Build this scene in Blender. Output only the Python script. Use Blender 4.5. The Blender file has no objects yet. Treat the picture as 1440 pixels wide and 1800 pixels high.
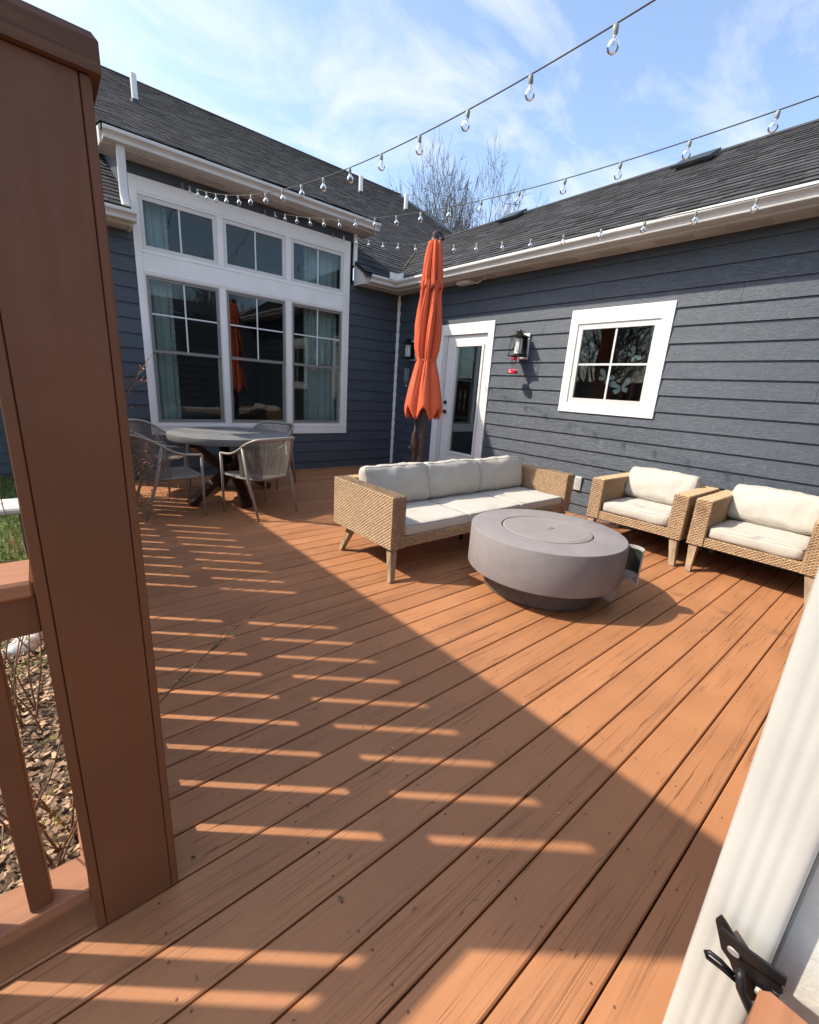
import bpy, math, random
from mathutils import Vector, Matrix, noise
random.seed(7)
PI = math.pi
scene = bpy.context.scene
col = scene.collection

# ------------------------------------------------------------------ camera
cam_d = bpy.data.cameras.new('camera')
cam = bpy.data.objects.new('camera', cam_d); col.objects.link(cam)
yaw, pit, rol = (math.radians(a) for a in (40.573, 15.6086, 3.798))
fw = Vector((math.sin(yaw)*math.cos(pit), math.cos(yaw)*math.cos(pit), -math.sin(pit)))
r0 = Vector((math.cos(yaw), -math.sin(yaw), 0)); u0 = r0.cross(fw)
rt = math.cos(rol)*r0 + math.sin(rol)*u0
up = -math.sin(rol)*r0 + math.cos(rol)*u0
M = Matrix((rt, up, -fw)).transposed().to_4x4(); M.translation = (0, 0, 1.4)
cam.matrix_world = M
cam_d.sensor_fit = 'HORIZONTAL'; cam_d.sensor_width = 36; cam_d.lens = 36*760.81/1440
cam_d.clip_start = 0.02; cam_d.clip_end = 600
scene.camera = cam
scene.render.resolution_x = 819; scene.render.resolution_y = 1024

# ------------------------------------------------------------------ world, sun, exposure
SUN_EL = math.radians(45.0); SUN_ROT = math.atan2(-.7676, .641)
world = bpy.data.worlds.new('World'); scene.world = world; world.use_nodes = True
wn = world.node_tree.nodes; wl = world.node_tree.links; wn.clear()
w_out = wn.new('ShaderNodeOutputWorld'); w_bg = wn.new('ShaderNodeBackground')
sky = wn.new('ShaderNodeTexSky'); sky.sky_type = 'NISHITA'; sky.sun_disc = False
sky.sun_elevation = SUN_EL; sky.sun_rotation = SUN_ROT; sky.air_density = 1.0; sky.dust_density = 1.4; sky.ozone_density = 1.0
w_bg.inputs['Strength'].default_value = 0.145
tc = wn.new('ShaderNodeTexCoord'); sep = wn.new('ShaderNodeSeparateXYZ'); wl.new(tc.outputs['Generated'], sep.inputs[0])
# thin clouds laid on a flat layer overhead: direction / height
zc = wn.new('ShaderNodeMath'); zc.operation = 'MAXIMUM'; zc.inputs[1].default_value = 0.0; wl.new(sep.outputs['Z'], zc.inputs[0])
za = wn.new('ShaderNodeMath'); za.operation = 'ADD'; za.inputs[1].default_value = 0.25; wl.new(zc.outputs[0], za.inputs[0])
dv = wn.new('ShaderNodeVectorMath'); dv.operation = 'DIVIDE'; wl.new(tc.outputs['Generated'], dv.inputs[0])
cmb = wn.new('ShaderNodeCombineXYZ')
for i in range(3): wl.new(za.outputs[0], cmb.inputs[i])
wl.new(cmb.outputs[0], dv.inputs[1])
mp = wn.new('ShaderNodeMapping'); mp.inputs['Scale'].default_value = (1.0, 1.5, .3); mp.inputs['Location'].default_value = (3.1, 1.7, 0); mp.inputs['Rotation'].default_value = (0, 0, .5)
wl.new(dv.outputs[0], mp.inputs[0])
cn = wn.new('ShaderNodeTexNoise'); cn.inputs['Scale'].default_value = 2.3; cn.inputs['Detail'].default_value = 8; cn.inputs['Roughness'].default_value = .58; cn.inputs['Distortion'].default_value = .5
wl.new(mp.outputs[0], cn.inputs['Vector'])
cr = wn.new('ShaderNodeValToRGB'); cr.color_ramp.elements[0].position = .44; cr.color_ramp.elements[1].position = .68
cr.color_ramp.elements[0].color = (.04, .04, .04, 1); cr.color_ramp.elements[1].color = (.90, .90, .90, 1)
wl.new(cn.outputs['Fac'], cr.inputs[0])
wm = wn.new('ShaderNodeMixRGB'); wm.inputs[2].default_value = (3.2, 3.35, 3.6, 1)
wl.new(cr.outputs[0], wm.inputs[0]); wl.new(sky.outputs[0], wm.inputs[1]); wl.new(wm.outputs[0], w_bg.inputs['Color'])
wl.new(w_bg.outputs[0], w_out.inputs[0])
SD = Vector((.7676, -.641, -1.0)).normalized()
sun_d = bpy.data.lights.new('sun', 'SUN'); sun_d.energy = 2.8; sun_d.angle = math.radians(.9); sun_d.color = (1.0, .90, .76)
sun = bpy.data.objects.new('sun', sun_d); col.objects.link(sun); sun.rotation_euler = SD.to_track_quat('-Z', 'Y').to_euler()
scene.view_settings.view_transform = 'Standard'; scene.view_settings.look = 'None'; scene.view_settings.gamma = 1
scene.view_settings.exposure = 1.18
scene.cycles.max_bounces = 8; scene.cycles.transparent_max_bounces = 24

# ------------------------------------------------------------------ materials
class NT:
    def __init__(s, name):
        s.m = bpy.data.materials.new(name); s.m.use_nodes = True
        s.n = s.m.node_tree.nodes; s.l = s.m.node_tree.links; s.n.clear()
        s.out = s.n.new('ShaderNodeOutputMaterial')
    def new(s, t, **kw):
        x = s.n.new('ShaderNode'+t)
        for k, v in kw.items():
            if isinstance(v, bpy.types.NodeSocket): s.l.new(v, x.inputs[k])
            elif k in x.inputs.keys(): x.inputs[k].default_value = v
            else: setattr(x, k, v)
        return x
    def math(s, op, a, b=None, c=None, clamp=False):
        x = s.n.new('ShaderNodeMath'); x.operation = op; x.use_clamp = clamp
        for i, v in enumerate((a, b, c)):
            if v is None: continue
            if isinstance(v, bpy.types.NodeSocket): s.l.new(v, x.inputs[i])
            else: x.inputs[i].default_value = v
        return x.outputs[0]
    def noise(s, vec, scale, detail=4, rough=.55, dist=0, w=None):
        x = s.n.new('ShaderNodeTexNoise'); x.inputs['Scale'].default_value = scale; x.inputs['Detail'].default_value = detail
        x.inputs['Roughness'].default_value = rough; x.inputs['Distortion'].default_value = dist
        if w is not None: x.noise_dimensions = '4D'; s.l.new(w, x.inputs['W'])
        s.l.new(vec, x.inputs['Vector']); return x.outputs['Fac']
    def map(s, vec, scale=(1, 1, 1), rot=(0, 0, 0), loc=(0, 0, 0)):
        x = s.n.new('ShaderNodeMapping'); x.inputs['Scale'].default_value = scale; x.inputs['Rotation'].default_value = rot; x.inputs['Location'].default_value = loc
        s.l.new(vec, x.inputs[0]); return x.outputs[0]
    def ramp(s, f, p0, p1, c0=0., c1=1.):
        x = s.n.new('ShaderNodeMapRange'); x.interpolation_type = 'SMOOTHSTEP'; s.l.new(f, x.inputs[0])
        for i, v in enumerate((p0, p1, c0, c1)): x.inputs[i+1].default_value = v
        return x.outputs[0]
    def mix(s, f, a, b, blend='MIX'):
        x = s.n.new('ShaderNodeMixRGB'); x.blend_type = blend
        for i, v in enumerate((f, a, b)):
            if isinstance(v, bpy.types.NodeSocket): s.l.new(v, x.inputs[i])
            elif i == 0: x.inputs[0].default_value = v
            else: x.inputs[i].default_value = (*v, 1)
        return x.outputs[0]
    def bump(s, h, strength=.3, dist=.01, nrm=None):
        x = s.n.new('ShaderNodeBump'); x.inputs['Strength'].default_value = strength; x.inputs['Distance'].default_value = dist
        s.l.new(h, x.inputs['Height'])
        if nrm is not None: s.l.new(nrm, x.inputs['Normal'])
        return x.outputs[0]
    def obj(s): return s.n.new('ShaderNodeTexCoord').outputs['Object']
    def rnd(s): return s.n.new('ShaderNodeObjectInfo').outputs['Random']
    def tone(s):
        a = s.n.new('ShaderNodeAttribute'); a.attribute_name = 'tone'; return a.outputs['Fac']
    def pbr(s, color, rough=.6, nrm=None, metallic=0., spec=.5, **kw):
        b = s.n.new('ShaderNodeBsdfPrincipled')
        for k, v in (('Base Color', color), ('Roughness', rough), ('Metallic', metallic), ('Specular IOR Level', spec)):
            if isinstance(v, bpy.types.NodeSocket): s.l.new(v, b.inputs[k])
            elif k == 'Base Color': b.inputs[k].default_value = (*v, 1)
            else: b.inputs[k].default_value = v
        if nrm is not None: s.l.new(nrm, b.inputs['Normal'])
        for k, v in kw.items(): b.inputs[k.replace('_', ' ')].default_value = v
        s.l.new(b.outputs[0], s.out.inputs[0]); return s.m

def plain(name, c, rough=.6, var=.12, scale=6., stretch=(1, 1, 1), bump=.15, bscale=60., bdist=.004, metallic=0., spec=.5, tone=False, rnd=0.):
    t = NT(name); v = t.map(t.obj(), stretch); w = t.math('MULTIPLY', t.rnd(), 37.)
    n = t.noise(v, scale, 5, w=w)
    f = t.ramp(n, .3, .7, 1-var, 1+var)
    if rnd: f = t.math('MULTIPLY', f, t.math('MULTIPLY_ADD', t.rnd(), 2*rnd, 1-rnd))
    if tone: f = t.math('MULTIPLY', f, t.tone())
    k = t.new('CombineXYZ', X=f, Y=f, Z=f).outputs[0]
    c3 = t.mix(1., c, k, 'MULTIPLY')
    nb = t.bump(t.noise(v, bscale, 4), bump, bdist) if bump else None
    rr = t.ramp(n, .3, .7, max(.02, rough-.07), min(1, rough+.07))
    return t.pbr(c3, rr, nb, metallic, spec)

def m_deck():
    t = NT('deck_stain'); o = t.obj(); w = t.math('MULTIPLY', t.rnd(), 61.)
    warp = t.noise(t.map(o, (1.5, 6, 1)), 1.0, 3, w=w)
    sx = t.new('SeparateXYZ', Vector=o)
    yy = t.math('MULTIPLY_ADD', warp, .03, sx.outputs['Y'])
    v = t.new('CombineXYZ', X=sx.outputs['X'], Y=yy, Z=sx.outputs['Z']).outputs[0]
    grain = t.noise(t.map(v, (1.6, 120, 1)), 1.0, 5, .6, w=w)
    fine = t.noise(t.map(v, (6, 260, 1)), 1.0, 3, .6, w=w)
    # checks: narrow valleys of a stretched noise, only where a slow mask lets them
    cv = t.noise(t.map(v, (.55, 26, 1)), 1.0, 2.5, .55, w=t.math('ADD', w, 9.))
    cd = t.math('ABSOLUTE', t.math('SUBTRACT', cv, .5))
    cv2 = t.noise(t.map(v, (.8, 50, 1)), 1.0, 2, .5, w=t.math('ADD', w, 3.))
    cd2 = t.math('ABSOLUTE', t.math('SUBTRACT', cv2, .5))
    mask = t.ramp(t.noise(t.map(o, (1.3, 9, 1)), 1.0, 2, w=t.math('ADD', w, 17.)), .50, .62)
    mask2 = t.ramp(t.noise(t.map(o, (2.1, 12, 1)), 1.0, 2, w=t.math('ADD', w, 23.)), .47, .60)
    crack = t.math('MULTIPLY', t.ramp(cd, .0015, .006, 1., 0.), mask)
    crack = t.math('MAXIMUM', crack, t.math('MULTIPLY', t.ramp(cd2, .002, .009, 1., 0.), t.math('MULTIPLY', mask2, .7)))
    cv3 = t.noise(t.map(v, (.5, 105, 1)), 1.0, 2, .5, w=t.math('ADD', w, 5.))
    mask3 = t.ramp(t.noise(t.map(o, (.8, 13, 1)), 1.0, 2, w=t.math('ADD', w, 29.)), .50, .60)
    crack = t.math('MAXIMUM', crack, t.math('MULTIPLY', t.ramp(t.math('ABSOLUTE', t.math('SUBTRACT', cv3, .5)), .004, .022, 1., 0.), t.math('MULTIPLY', mask3, .55)))
    # screws over the joists
    jit = t.math('MULTIPLY_ADD', t.noise(t.map(o, (2.46, 0, 0)), 1.0, 0, w=w), .05, -.025)
    fx = t.math('MULTIPLY_ADD', t.math('SUBTRACT', t.math('FRACT', t.math('MULTIPLY_ADD', sx.outputs['X'], 1/.406, 20.3)), .5), .406, jit)
    fy = t.math('SUBTRACT', t.math('ABSOLUTE', t.math('ADD', sx.outputs['Y'], jit)), .043)
    dd = t.math('SQRT', t.math('ADD', t.math('POWER', fx, 2.), t.math('POWER', fy, 2.)))
    screw = t.ramp(dd, .0026, .0046, 1., 0.)
    # knots
    vo = t.n.new('ShaderNodeTexVoronoi'); vo.voronoi_dimensions = '4D'; vo.inputs['Scale'].default_value = 1.; t.l.new(t.map(o, (1.4, 7, 1)), vo.inputs['Vector']); t.l.new(w, vo.inputs['W'])
    kd = vo.outputs['Distance']
    knot = t.ramp(t.math('ABSOLUTE', t.math('SUBTRACT', kd, .085)), .006, .022, 1., 0.)
    # colour
    blot = t.noise(o, 2.2, 4, w=w)
    worn = t.ramp(t.noise(t.map(v, (2, 22, 1)), 1.0, 4, .6, w=t.math('ADD', w, 41.)), .62, .75)
    c = t.mix(t.ramp(blot, .3, .7), (.365, .160, .069), (.43, .193, .085))
    c = t.mix(t.math('MULTIPLY', t.ramp(grain, .35, .75), .28), c, (.31, .130, .058))
    c = t.mix(t.math('MULTIPLY', worn, .16), c, (.20, .095, .058))
    br = t.math('MULTIPLY_ADD', t.rnd(), .22, .90)
    c = t.mix(1., c, t.new('CombineXYZ', X=br, Y=br, Z=br).outputs[0], 'MULTIPLY')
    dark = t.math('MAXIMUM', crack, t.math('MAXIMUM', screw, t.math('MULTIPLY', knot, .55)))
    c = t.mix(t.math('MULTIPLY', dark, .75), c, (.07, .03, .018))
    h = t.math('SUBTRACT', t.math('MULTIPLY_ADD', fine, .10, t.math('MULTIPLY', grain, .25)), dark)
    nb = t.bump(h, .42, .004)
    return t.pbr(c, t.ramp(blot, .3, .7, .5, .62), nb, spec=.35)

def m_siding():
    t = NT('fibre_cement_navy'); o = t.obj(); w = t.math('MULTIPLY', t.rnd(), 53.)
    s3 = t.new('SeparateXYZ', Vector=o)
    along = t.math('ADD', s3.outputs['X'], s3.outputs['Y'])
    p = t.new('CombineXYZ', X=along, Y=s3.outputs['Z'], Z=0.).outputs[0]
    wv = t.noise(t.map(p, (1.2, 6, 1)), 1.0, 3, w=w)
    p2 = t.new('CombineXYZ', X=along, Y=t.math('MULTIPLY_ADD', wv, .10, s3.outputs['Z']), Z=0.).outputs[0]
    g = t.noise(t.map(p2, (14, 260, 1)), 1.0, 4, .6, w=w)
    g2 = t.math('ABSOLUTE', t.math('SUBTRACT', t.noise(t.map(p2, (9, 120, 1)), 1.0, 3, .5, w=w), .5))
    h = t.math('ADD', t.math('MULTIPLY', g, .5), t.ramp(g2, .0, .06, 0., .6))
    c = t.mix(t.ramp(t.noise(o, 1.3, 4, w=w), .3, .7), (.050, .064, .084), (.060, .076, .098))
    c = t.mix(t.math('MULTIPLY', t.ramp(g2, .0, .05, 1., 0.), .18), c, (.085, .10, .115))
    return t.pbr(c, .48, t.bump(h, .5, .005), spec=.5)

def m_concrete(name, c1, c2, rough=.75, sc=3., bump=.15):
    t = NT(name); o = t.obj()
    a = t.noise(o, sc, 6, .65, .4); b = t.noise(o, sc*9, 4, .6)
    f = t.math('ADD', t.math('MULTIPLY', a, .7), t.math('MULTIPLY', b, .3))
    c = t.mix(t.ramp(f, .32, .66), c1, c2)
    return t.pbr(c, t.ramp(a, .3, .7, rough-.12, rough+.1), t.bump(t.noise(o, 90, 4), bump, .003), spec=.4)

def m_fabric(name, c, dirt):
    t = NT(name); o = t.obj(); w = t.math('MULTIPLY', t.rnd(), 31.)
    wv = t.math('MULTIPLY', t.noise(t.map(o, (500, 60, 60)), 1., 2), t.noise(t.map(o, (60, 500, 500)), 1., 2))
    st = t.ramp(t.noise(o, 5., 5, .7, .3, w=w), .50, .74)
    c2 = t.mix(t.math('MULTIPLY', st, .5), c, dirt)
    c2 = t.mix(t.ramp(wv, .15, .4, 0., .22), c2, tuple(x*.72 for x in c))
    wr = t.noise(t.map(o, (9, 9, 5)), 1., 3, .5, 1.2, w=w)
    nb = t.bump(wv, .25, .002, t.bump(wr, .22, .02))
    return t.pbr(c2, .92, nb, spec=.2, Sheen_Weight=.15)

def m_glass(name, tint=(.80, .86, .86), ior=1.52, gain=.62):
    t = NT(name)
    fr = t.new('Fresnel', IOR=ior).outputs[0]
    f = t.math('MINIMUM', t.math('MULTIPLY', fr, gain), 1.)
    tr = t.new('BsdfTransparent', Color=(*tint, 1)); gl = t.new('BsdfGlossy', Roughness=.0, Color=(1, 1, 1, 1))
    x = t.n.new('ShaderNodeMixShader'); t.l.new(f, x.inputs[0]); t.l.new(tr.outputs[0], x.inputs[1]); t.l.new(gl.outputs[0], x.inputs[2])
    t.l.new(x.outputs[0], t.out.inputs[0]); return t.m

def m_shingle():
    t = NT('asphalt_shingle'); o = t.obj()
    n1 = t.noise(o, 160, 3, .7); n2 = t.noise(t.map(o, (3, 3, 3)), 1.5, 4)
    c = t.mix(t.ramp(n1, .3, .7), (.026, .0265, .028), (.088, .089, .093))
    k = t.math('MULTIPLY', t.tone(), t.ramp(n2, .3, .7, .85, 1.15))
    c = t.mix(1., c, t.new('CombineXYZ', X=k, Y=k, Z=k).outputs[0], 'MULTIPLY')
    return t.pbr(c, .95, t.bump(n1, .5, .004), spec=.12)

def m_wood(name, c1, c2, stretch, rough=.6):
    t = NT(name); o = t.obj(); w = t.math('MULTIPLY', t.rnd(), 19.)
    g = t.noise(t.map(o, stretch), 1., 5, .6, .6, w=w)
    c = t.mix(t.ramp(g, .3, .7), c1, c2)
    return t.pbr(c, rough, t.bump(g, .3, .004), spec=.4)

def m_ground():
    t = NT('lawn_and_soil'); o = t.obj()
    a = t.noise(o, .5, 6, .6); b = t.noise(o, 18, 5, .7)
    gr = t.mix(t.ramp(b, .3, .7), (.05, .085, .018), (.13, .18, .045))
    so = t.mix(t.ramp(b, .3, .7), (.06, .042, .028), (.17, .125, .085))
    sx = t.new('SeparateXYZ', Vector=o)
    near = t.ramp(t.math('ADD', sx.outputs['Y'], t.math('MULTIPLY', a, 1.5)), 3.9, 4.5)
    c = t.mix(t.math('MULTIPLY', near, t.ramp(a, .30, .5, .55, 1.)), so, gr)
    return t.pbr(c, .95, t.bump(b, .8, .03), spec=.1)

MT = {}
MT['deck'] = m_deck(); MT['siding'] = m_siding(); MT['shingle'] = m_shingle(); MT['ground'] = m_ground()
def m_post():
    t = NT('solid_stain_brown'); o = t.obj(); w = t.math('MULTIPLY', t.rnd(), 19.)
    g = t.noise(t.map(o, (40, 40, 1.5)), 1., 5, .6, .5, w=w); big = t.noise(o, 3., 4, w=w)
    vo = t.n.new('ShaderNodeTexVoronoi'); vo.inputs['Scale'].default_value = 9.; t.l.new(t.map(o, (1, 1, .6)), vo.inputs['Vector'])
    spot = t.math('MULTIPLY', t.ramp(vo.outputs['Distance'], .035, .065, 1., 0.), t.ramp(t.noise(o, 7., 2), .45, .6))
    c = t.mix(t.ramp(big, .3, .7), (.118, .044, .0175), (.145, .055, .023))
    c = t.mix(t.math('MULTIPLY', t.ramp(g, .4, .7), .10), c, (.098, .036, .0145))
    c = t.mix(t.math('MULTIPLY', spot, .8), c, (.025, .010, .005))
    return t.pbr(c, t.ramp(g, .3, .7, .42, .58), t.bump(t.math('SUBTRACT', t.math('MULTIPLY', g, .22), spot), .28, .004), spec=.4)
MT['post'] = m_post()
MT['rail'] = m_wood('rail_stain', (.27, .115, .055), (.34, .15, .075), (1.5, 40, 40), .6)
MT['white'] = plain('white_paint', (.82, .815, .79), .5, .05, 3, bump=.25, bscale=45, bdist=.004)
MT['white_smooth'] = plain('white_vinyl', (.62, .615, .585), .35, .04, 3, bump=0)
MT['gutter'] = plain('gutter_white', (.58, .56, .53), .38, .08, 2.5, (1, 1, 1), bump=.05, bscale=30)
MT['soffit'] = plain('soffit_cream', (.55, .50, .45), .6, .10, 3, bump=.1)
MT['soffit_vent'] = plain('soffit_vent_dark', (.43, .39, .345), .7, .15, 60, bump=.5, bscale=200)
MT['sash'] = plain('sash_taupe', (.22, .205, .19), .45, .06, 4, bump=0)
MT['muntin'] = plain('muntin_white', (.62, .66, .65), .4, .04, 4, bump=0)
MT['glass'] = m_glass('window_glass')
MT['bulb_glass'] = m_glass('bulb_glass', (.96, .97, .97), 1.45, 1.2)
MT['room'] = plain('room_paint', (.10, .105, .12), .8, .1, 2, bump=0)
MT['curtain'] = plain('curtain_sage', (.50, .56, .53), .9, .06, 5, bump=.2, bscale=300)
MT['curtain_trim'] = plain('curtain_border', (.40, .42, .39), .9, .5, 45, bump=0)
MT['door'] = plain('door_white', (.72, .715, .69), .42, .04, 3, bump=.1, bscale=30)
MT['black'] = plain('black_metal', (.012, .012, .013), .38, .2, 10, bump=.1, metallic=.3)
MT['brownmetal'] = plain('bronze_metal', (.085, .055, .045), .4, .15, 8, bump=.05, metallic=.4)
MT['frost'] = plain('frosted_glass', (.78, .78, .75), .5, .03, 4, bump=0)
MT['red'] = plain('red_plastic', (.55, .012, .05), .25, .1, 10, bump=0)
MT['yellow_pink'] = plain('pale_pink_plastic', (.85, .45, .42), .3, .1, 10, bump=0)
MT['orange'] = plain('orange_canvas', (.64, .125, .056), .85, .16, 5, (1, 1, .4), bump=.3, bscale=350, bdist=.002, spec=.2)
MT['wicker'] = plain('wicker_honey', (.39, .262, .145), .55, .15, 25, bump=.2, bscale=200, tone=True, spec=.4)
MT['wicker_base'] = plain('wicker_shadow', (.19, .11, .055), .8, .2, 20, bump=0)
MT['leg_wood'] = m_wood('weathered_leg', (.20, .135, .075), (.40, .30, .19), (30, 30, 4), .65)
MT['cushion'] = m_fabric('cushion_cream', (.51, .475, .415), (.36, .33, .285))
MT['piping'] = plain('cushion_piping', (.36, .34, .30), .9, .1, 30, bump=0)
MT['fire'] = m_concrete('fire_table_concrete', (.215, .195, .195), (.262, .240, .240), .8, 2.5)
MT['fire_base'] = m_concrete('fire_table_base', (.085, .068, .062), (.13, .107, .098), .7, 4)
MT['lid'] = m_concrete('fire_lid', (.225, .205, .197), (.275, .252, .243), .75, 3)
MT['dark_plate'] = plain('dark_green_plate', (.025, .032, .028), .35, .3, 12, bump=.1)
MT['panel_edge'] = plain('panel_grey', (.42, .40, .38), .6, .1, 10, bump=.1)
MT['table_top'] = m_concrete('table_top_grey', (.13, .133, .137), (.20, .20, .20), .5, 4, .05)
MT['walnut'] = m_wood('dark_walnut', (.032, .013, .008), (.065, .028, .016), (6, 6, 25), .35)
MT['rope'] = plain('grey_rope', (.22, .20, .17), .85, .18, 60, bump=.4, bscale=300, tone=True)
MT['chair_frame'] = plain('chair_frame_taupe', (.30, .27, .235), .45, .08, 10, bump=.05)
MT['cable'] = plain('light_cable', (.035, .037, .035), .6, .1, 20, bump=0)
MT['socket'] = plain('bulb_socket', (.24, .27, .25), .5, .1, 40, bump=.1)
MT['filament'] = plain('filament', (.45, .40, .32), .3, .1, 20, bump=0, metallic=.6)
MT['bark'] = plain('bark_grey', (.085, .066, .054), .9, .3, 12, (1, 1, .3), bump=.5, bscale=40)
MT['twig'] = plain('twig_brown', (.19, .115, .065), .8, .3, 20, bump=.2)
MT['leaf_red'] = plain('leaf_russet', (.42, .11, .045), .6, .4, 40, bump=0, tone=True)
MT['leaf_green'] = plain('leaf_bud_green', (.22, .20, .05), .6, .4, 40, bump=0, tone=True)
MT['litter'] = plain('leaf_litter', (.25, .165, .10), .8, .35, 30, bump=.2, tone=True)
MT['grass'] = plain('grass_blade', (.14, .175, .055), .7, .3, 6, bump=0, tone=True)
MT['rock'] = m_concrete('garden_rock', (.42, .41, .39), (.62, .60, .57), .85, 6, .4)
MT['pipe'] = plain('vent_pipe_white', (.74, .74, .72), .5, .06, 5, bump=0)
MT['vent'] = plain('roof_vent_dark', (.022, .026, .025), .5, .2, 10, bump=.1)
MT['stucco'] = plain('trim_textured', (.55, .545, .50), .7, .08, 5, bump=.6, bscale=35, bdist=.006)
MT['wood_floor'] = plain('room_floor', (.12, .075, .045), .5, .2, 5, bump=0)
MT['fabric_red'] = plain('red_drape', (.022, .004, .0035), .9, .1, 6, bump=0)
MT['silver'] = plain('butterfly_grey', (.26, .27, .27), .6, .1, 20, bump=0)
MT['lamp_on'] = None

# ------------------------------------------------------------------ mesh helpers
class MB:
    def __init__(s): s.v = []; s.f = []; s.t = []
    def add(s, vs, fs, tone=1.):
        o = len(s.v); s.v += [tuple(p) for p in vs]; s.f += [tuple(i+o for i in q) for q in fs]; s.t += [tone]*len(fs); return s
    def box(s, x0, x1, y0, y1, z0, z1, tone=1.):
        return s.add([(x0,y0,z0),(x1,y0,z0),(x1,y1,z0),(x0,y1,z0),(x0,y0,z1),(x1,y0,z1),(x1,y1,z1),(x0,y1,z1)],
                     [(0,3,2,1),(4,5,6,7),(0,1,5,4),(1,2,6,5),(2,3,7,6),(3,0,4,7)], tone)
    def bbox(s, x0, x1, y0, y1, z0, z1, b=.004, tone=1.):
        # box with chamfered edges
        xs, ys, zs = (x0, x1), (y0, y1), (z0, z1); vs = []; idx = {}
        for i in range(2):
            for j in range(2):
                for k in range(2):
                    for a in range(3):
                        p = [xs[i], ys[j], zs[k]]
                        for c in range(3):
                            if c != a: p[c] += b*(1 if (i, j, k)[c] == 0 else -1)
                        idx[i, j, k, a] = len(vs); vs.append(p)
        fs = []
        for a in range(3):
            o = [c for c in range(3) if c != a]
            for e in range(2):
                q = []
                for (m, n) in ((0,0),(1,0),(1,1),(0,1)):
                    t = [0,0,0]; t[a] = e; t[o[0]] = m; t[o[1]] = n; q.append(idx[(*t, a)])
                fs.append(q)
            for m in range(2):
                for n in range(2):
                    q = []
                    t = [0,0,0]; t[o[0]] = m; t[o[1]] = n
                    for e, ax in ((0, o[0]), (0, o[1]), (1, o[1]), (1, o[0])):
                        t[a] = e; q.append(idx[(*t, ax)])
                    fs.append(q)
        for i in range(2):
            for j in range(2):
                for k in range(2): fs.append([idx[i, j, k, a] for a in range(3)])
        s.add(vs, fs, tone); s.fix = True; return s
    def obox(s, c, ax, hx, ay, hy, az, hz, tone=1.):
        c, ax, ay, az = Vector(c), Vector(ax), Vector(ay), Vector(az); vs = []
        for k in (-1, 1):
            for (i, j) in ((-1,-1),(1,-1),(1,1),(-1,1)): vs.append(c+ax*hx*i+ay*hy*j+az*hz*k)
        return s.add(vs, [(0,3,2,1),(4,5,6,7),(0,1,5,4),(1,2,6,5),(2,3,7,6),(3,0,4,7)], tone)
    def prism(s, poly, a, b, place, enda=None, endb=None):
        # poly of (o,z); place(t,o,z)->xyz ; ends may depend on o
        n = len(poly); vs = []
        for e, fn in ((a, enda), (b, endb)):
            for (o, z) in poly: vs.append(place(fn(o) if fn else e, o, z))
        fs = [(i, (i+1) % n, n+(i+1) % n, n+i) for i in range(n)] + [tuple(range(n))[::-1], tuple(range(n, 2*n))]
        s.fix = True
        return s.add(vs, fs)
    def tube(s, pts, r, n=8, caps=True, tone=1.):
        pts = [Vector(p) for p in pts]; k = len(pts); rs = r if isinstance(r, (list, tuple)) else [r]*k
        t0 = (pts[1]-pts[0]).normalized(); ref = Vector((0, 0, 1)) if abs(t0.z) < .9 else Vector((1, 0, 0))
        nx = t0.cross(ref).normalized(); vs = []
        for i, p in enumerate(pts):
            d = (pts[min(i+1, k-1)]-pts[max(i-1, 0)])
            if d.length < 1e-9: d = t0.copy()
            d.normalize(); nx = (nx-d*nx.dot(d)).normalized(); ny = d.cross(nx)
            for j in range(n):
                a = 2*PI*j/n; vs.append(p+(nx*math.cos(a)+ny*math.sin(a))*rs[i])
        fs = [(i*n+j, i*n+(j+1) % n, (i+1)*n+(j+1) % n, (i+1)*n+j) for i in range(k-1) for j in range(n)]
        if caps: fs += [tuple(range(n))[::-1], tuple(range((k-1)*n, k*n))]
        return s.add(vs, fs, tone)
    def lathe(s, prof, n=32, c=(0, 0, 0), cap0=True, cap1=True):
        vs = []
        for (r, z) in prof:
            for j in range(n):
                a = 2*PI*j/n; vs.append((c[0]+r*math.cos(a), c[1]+r*math.sin(a), c[2]+z))
        k = len(prof)
        fs = [(i*n+j, i*n+(j+1) % n, (i+1)*n+(j+1) % n, (i+1)*n+j) for i in range(k-1) for j in range(n)]
        if cap0: fs.append(tuple(range(n))[::-1])
        if cap1: fs.append(tuple(range((k-1)*n, k*n)))
        return s.add(vs, fs)
    def mesh(s, name, mat, smooth=False):
        me = bpy.data.meshes.new(name); me.from_pydata(s.v, [], s.f); me.validate()
        if len(me.polygons) == len(s.t):
            at = me.attributes.new('tone', 'FLOAT', 'FACE'); at.data.foreach_set('value', s.t)
        if getattr(s, 'fix', False):
            import bmesh
            bm = bmesh.new(); bm.from_mesh(me); bmesh.ops.recalc_face_normals(bm, faces=bm.faces); bm.to_mesh(me); bm.free()
        if smooth:
            me.polygons.foreach_set('use_smooth', [True]*len(me.polygons))
            if smooth != 'all':
                try: me.set_sharp_from_angle(angle=math.radians(smooth if smooth > 1 else 40))
                except Exception: pass
        me.materials.append(mat if not isinstance(mat, str) else MT[mat]); return me
    def build(s, name, mat, parent=None, smooth=False, kind=None):
        return link(name, s.mesh(name, mat, smooth), parent, kind)

def link(name, me, parent=None, kind=None, loc=None):
    o = bpy.data.objects.new(name, me); col.objects.link(o)
    if loc is not None: o.location = loc
    if parent is not None:
        o.parent = parent; o.matrix_parent_inverse = root_inv(parent)
    if kind: o['kind'] = kind
    return o
def root_inv(p):
    if p.parent is not None: return Matrix.Identity(4)
    return (Matrix.Translation(p.location) @ Matrix.Rotation(p.rotation_euler.z, 4, 'Z')).inverted()
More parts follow.
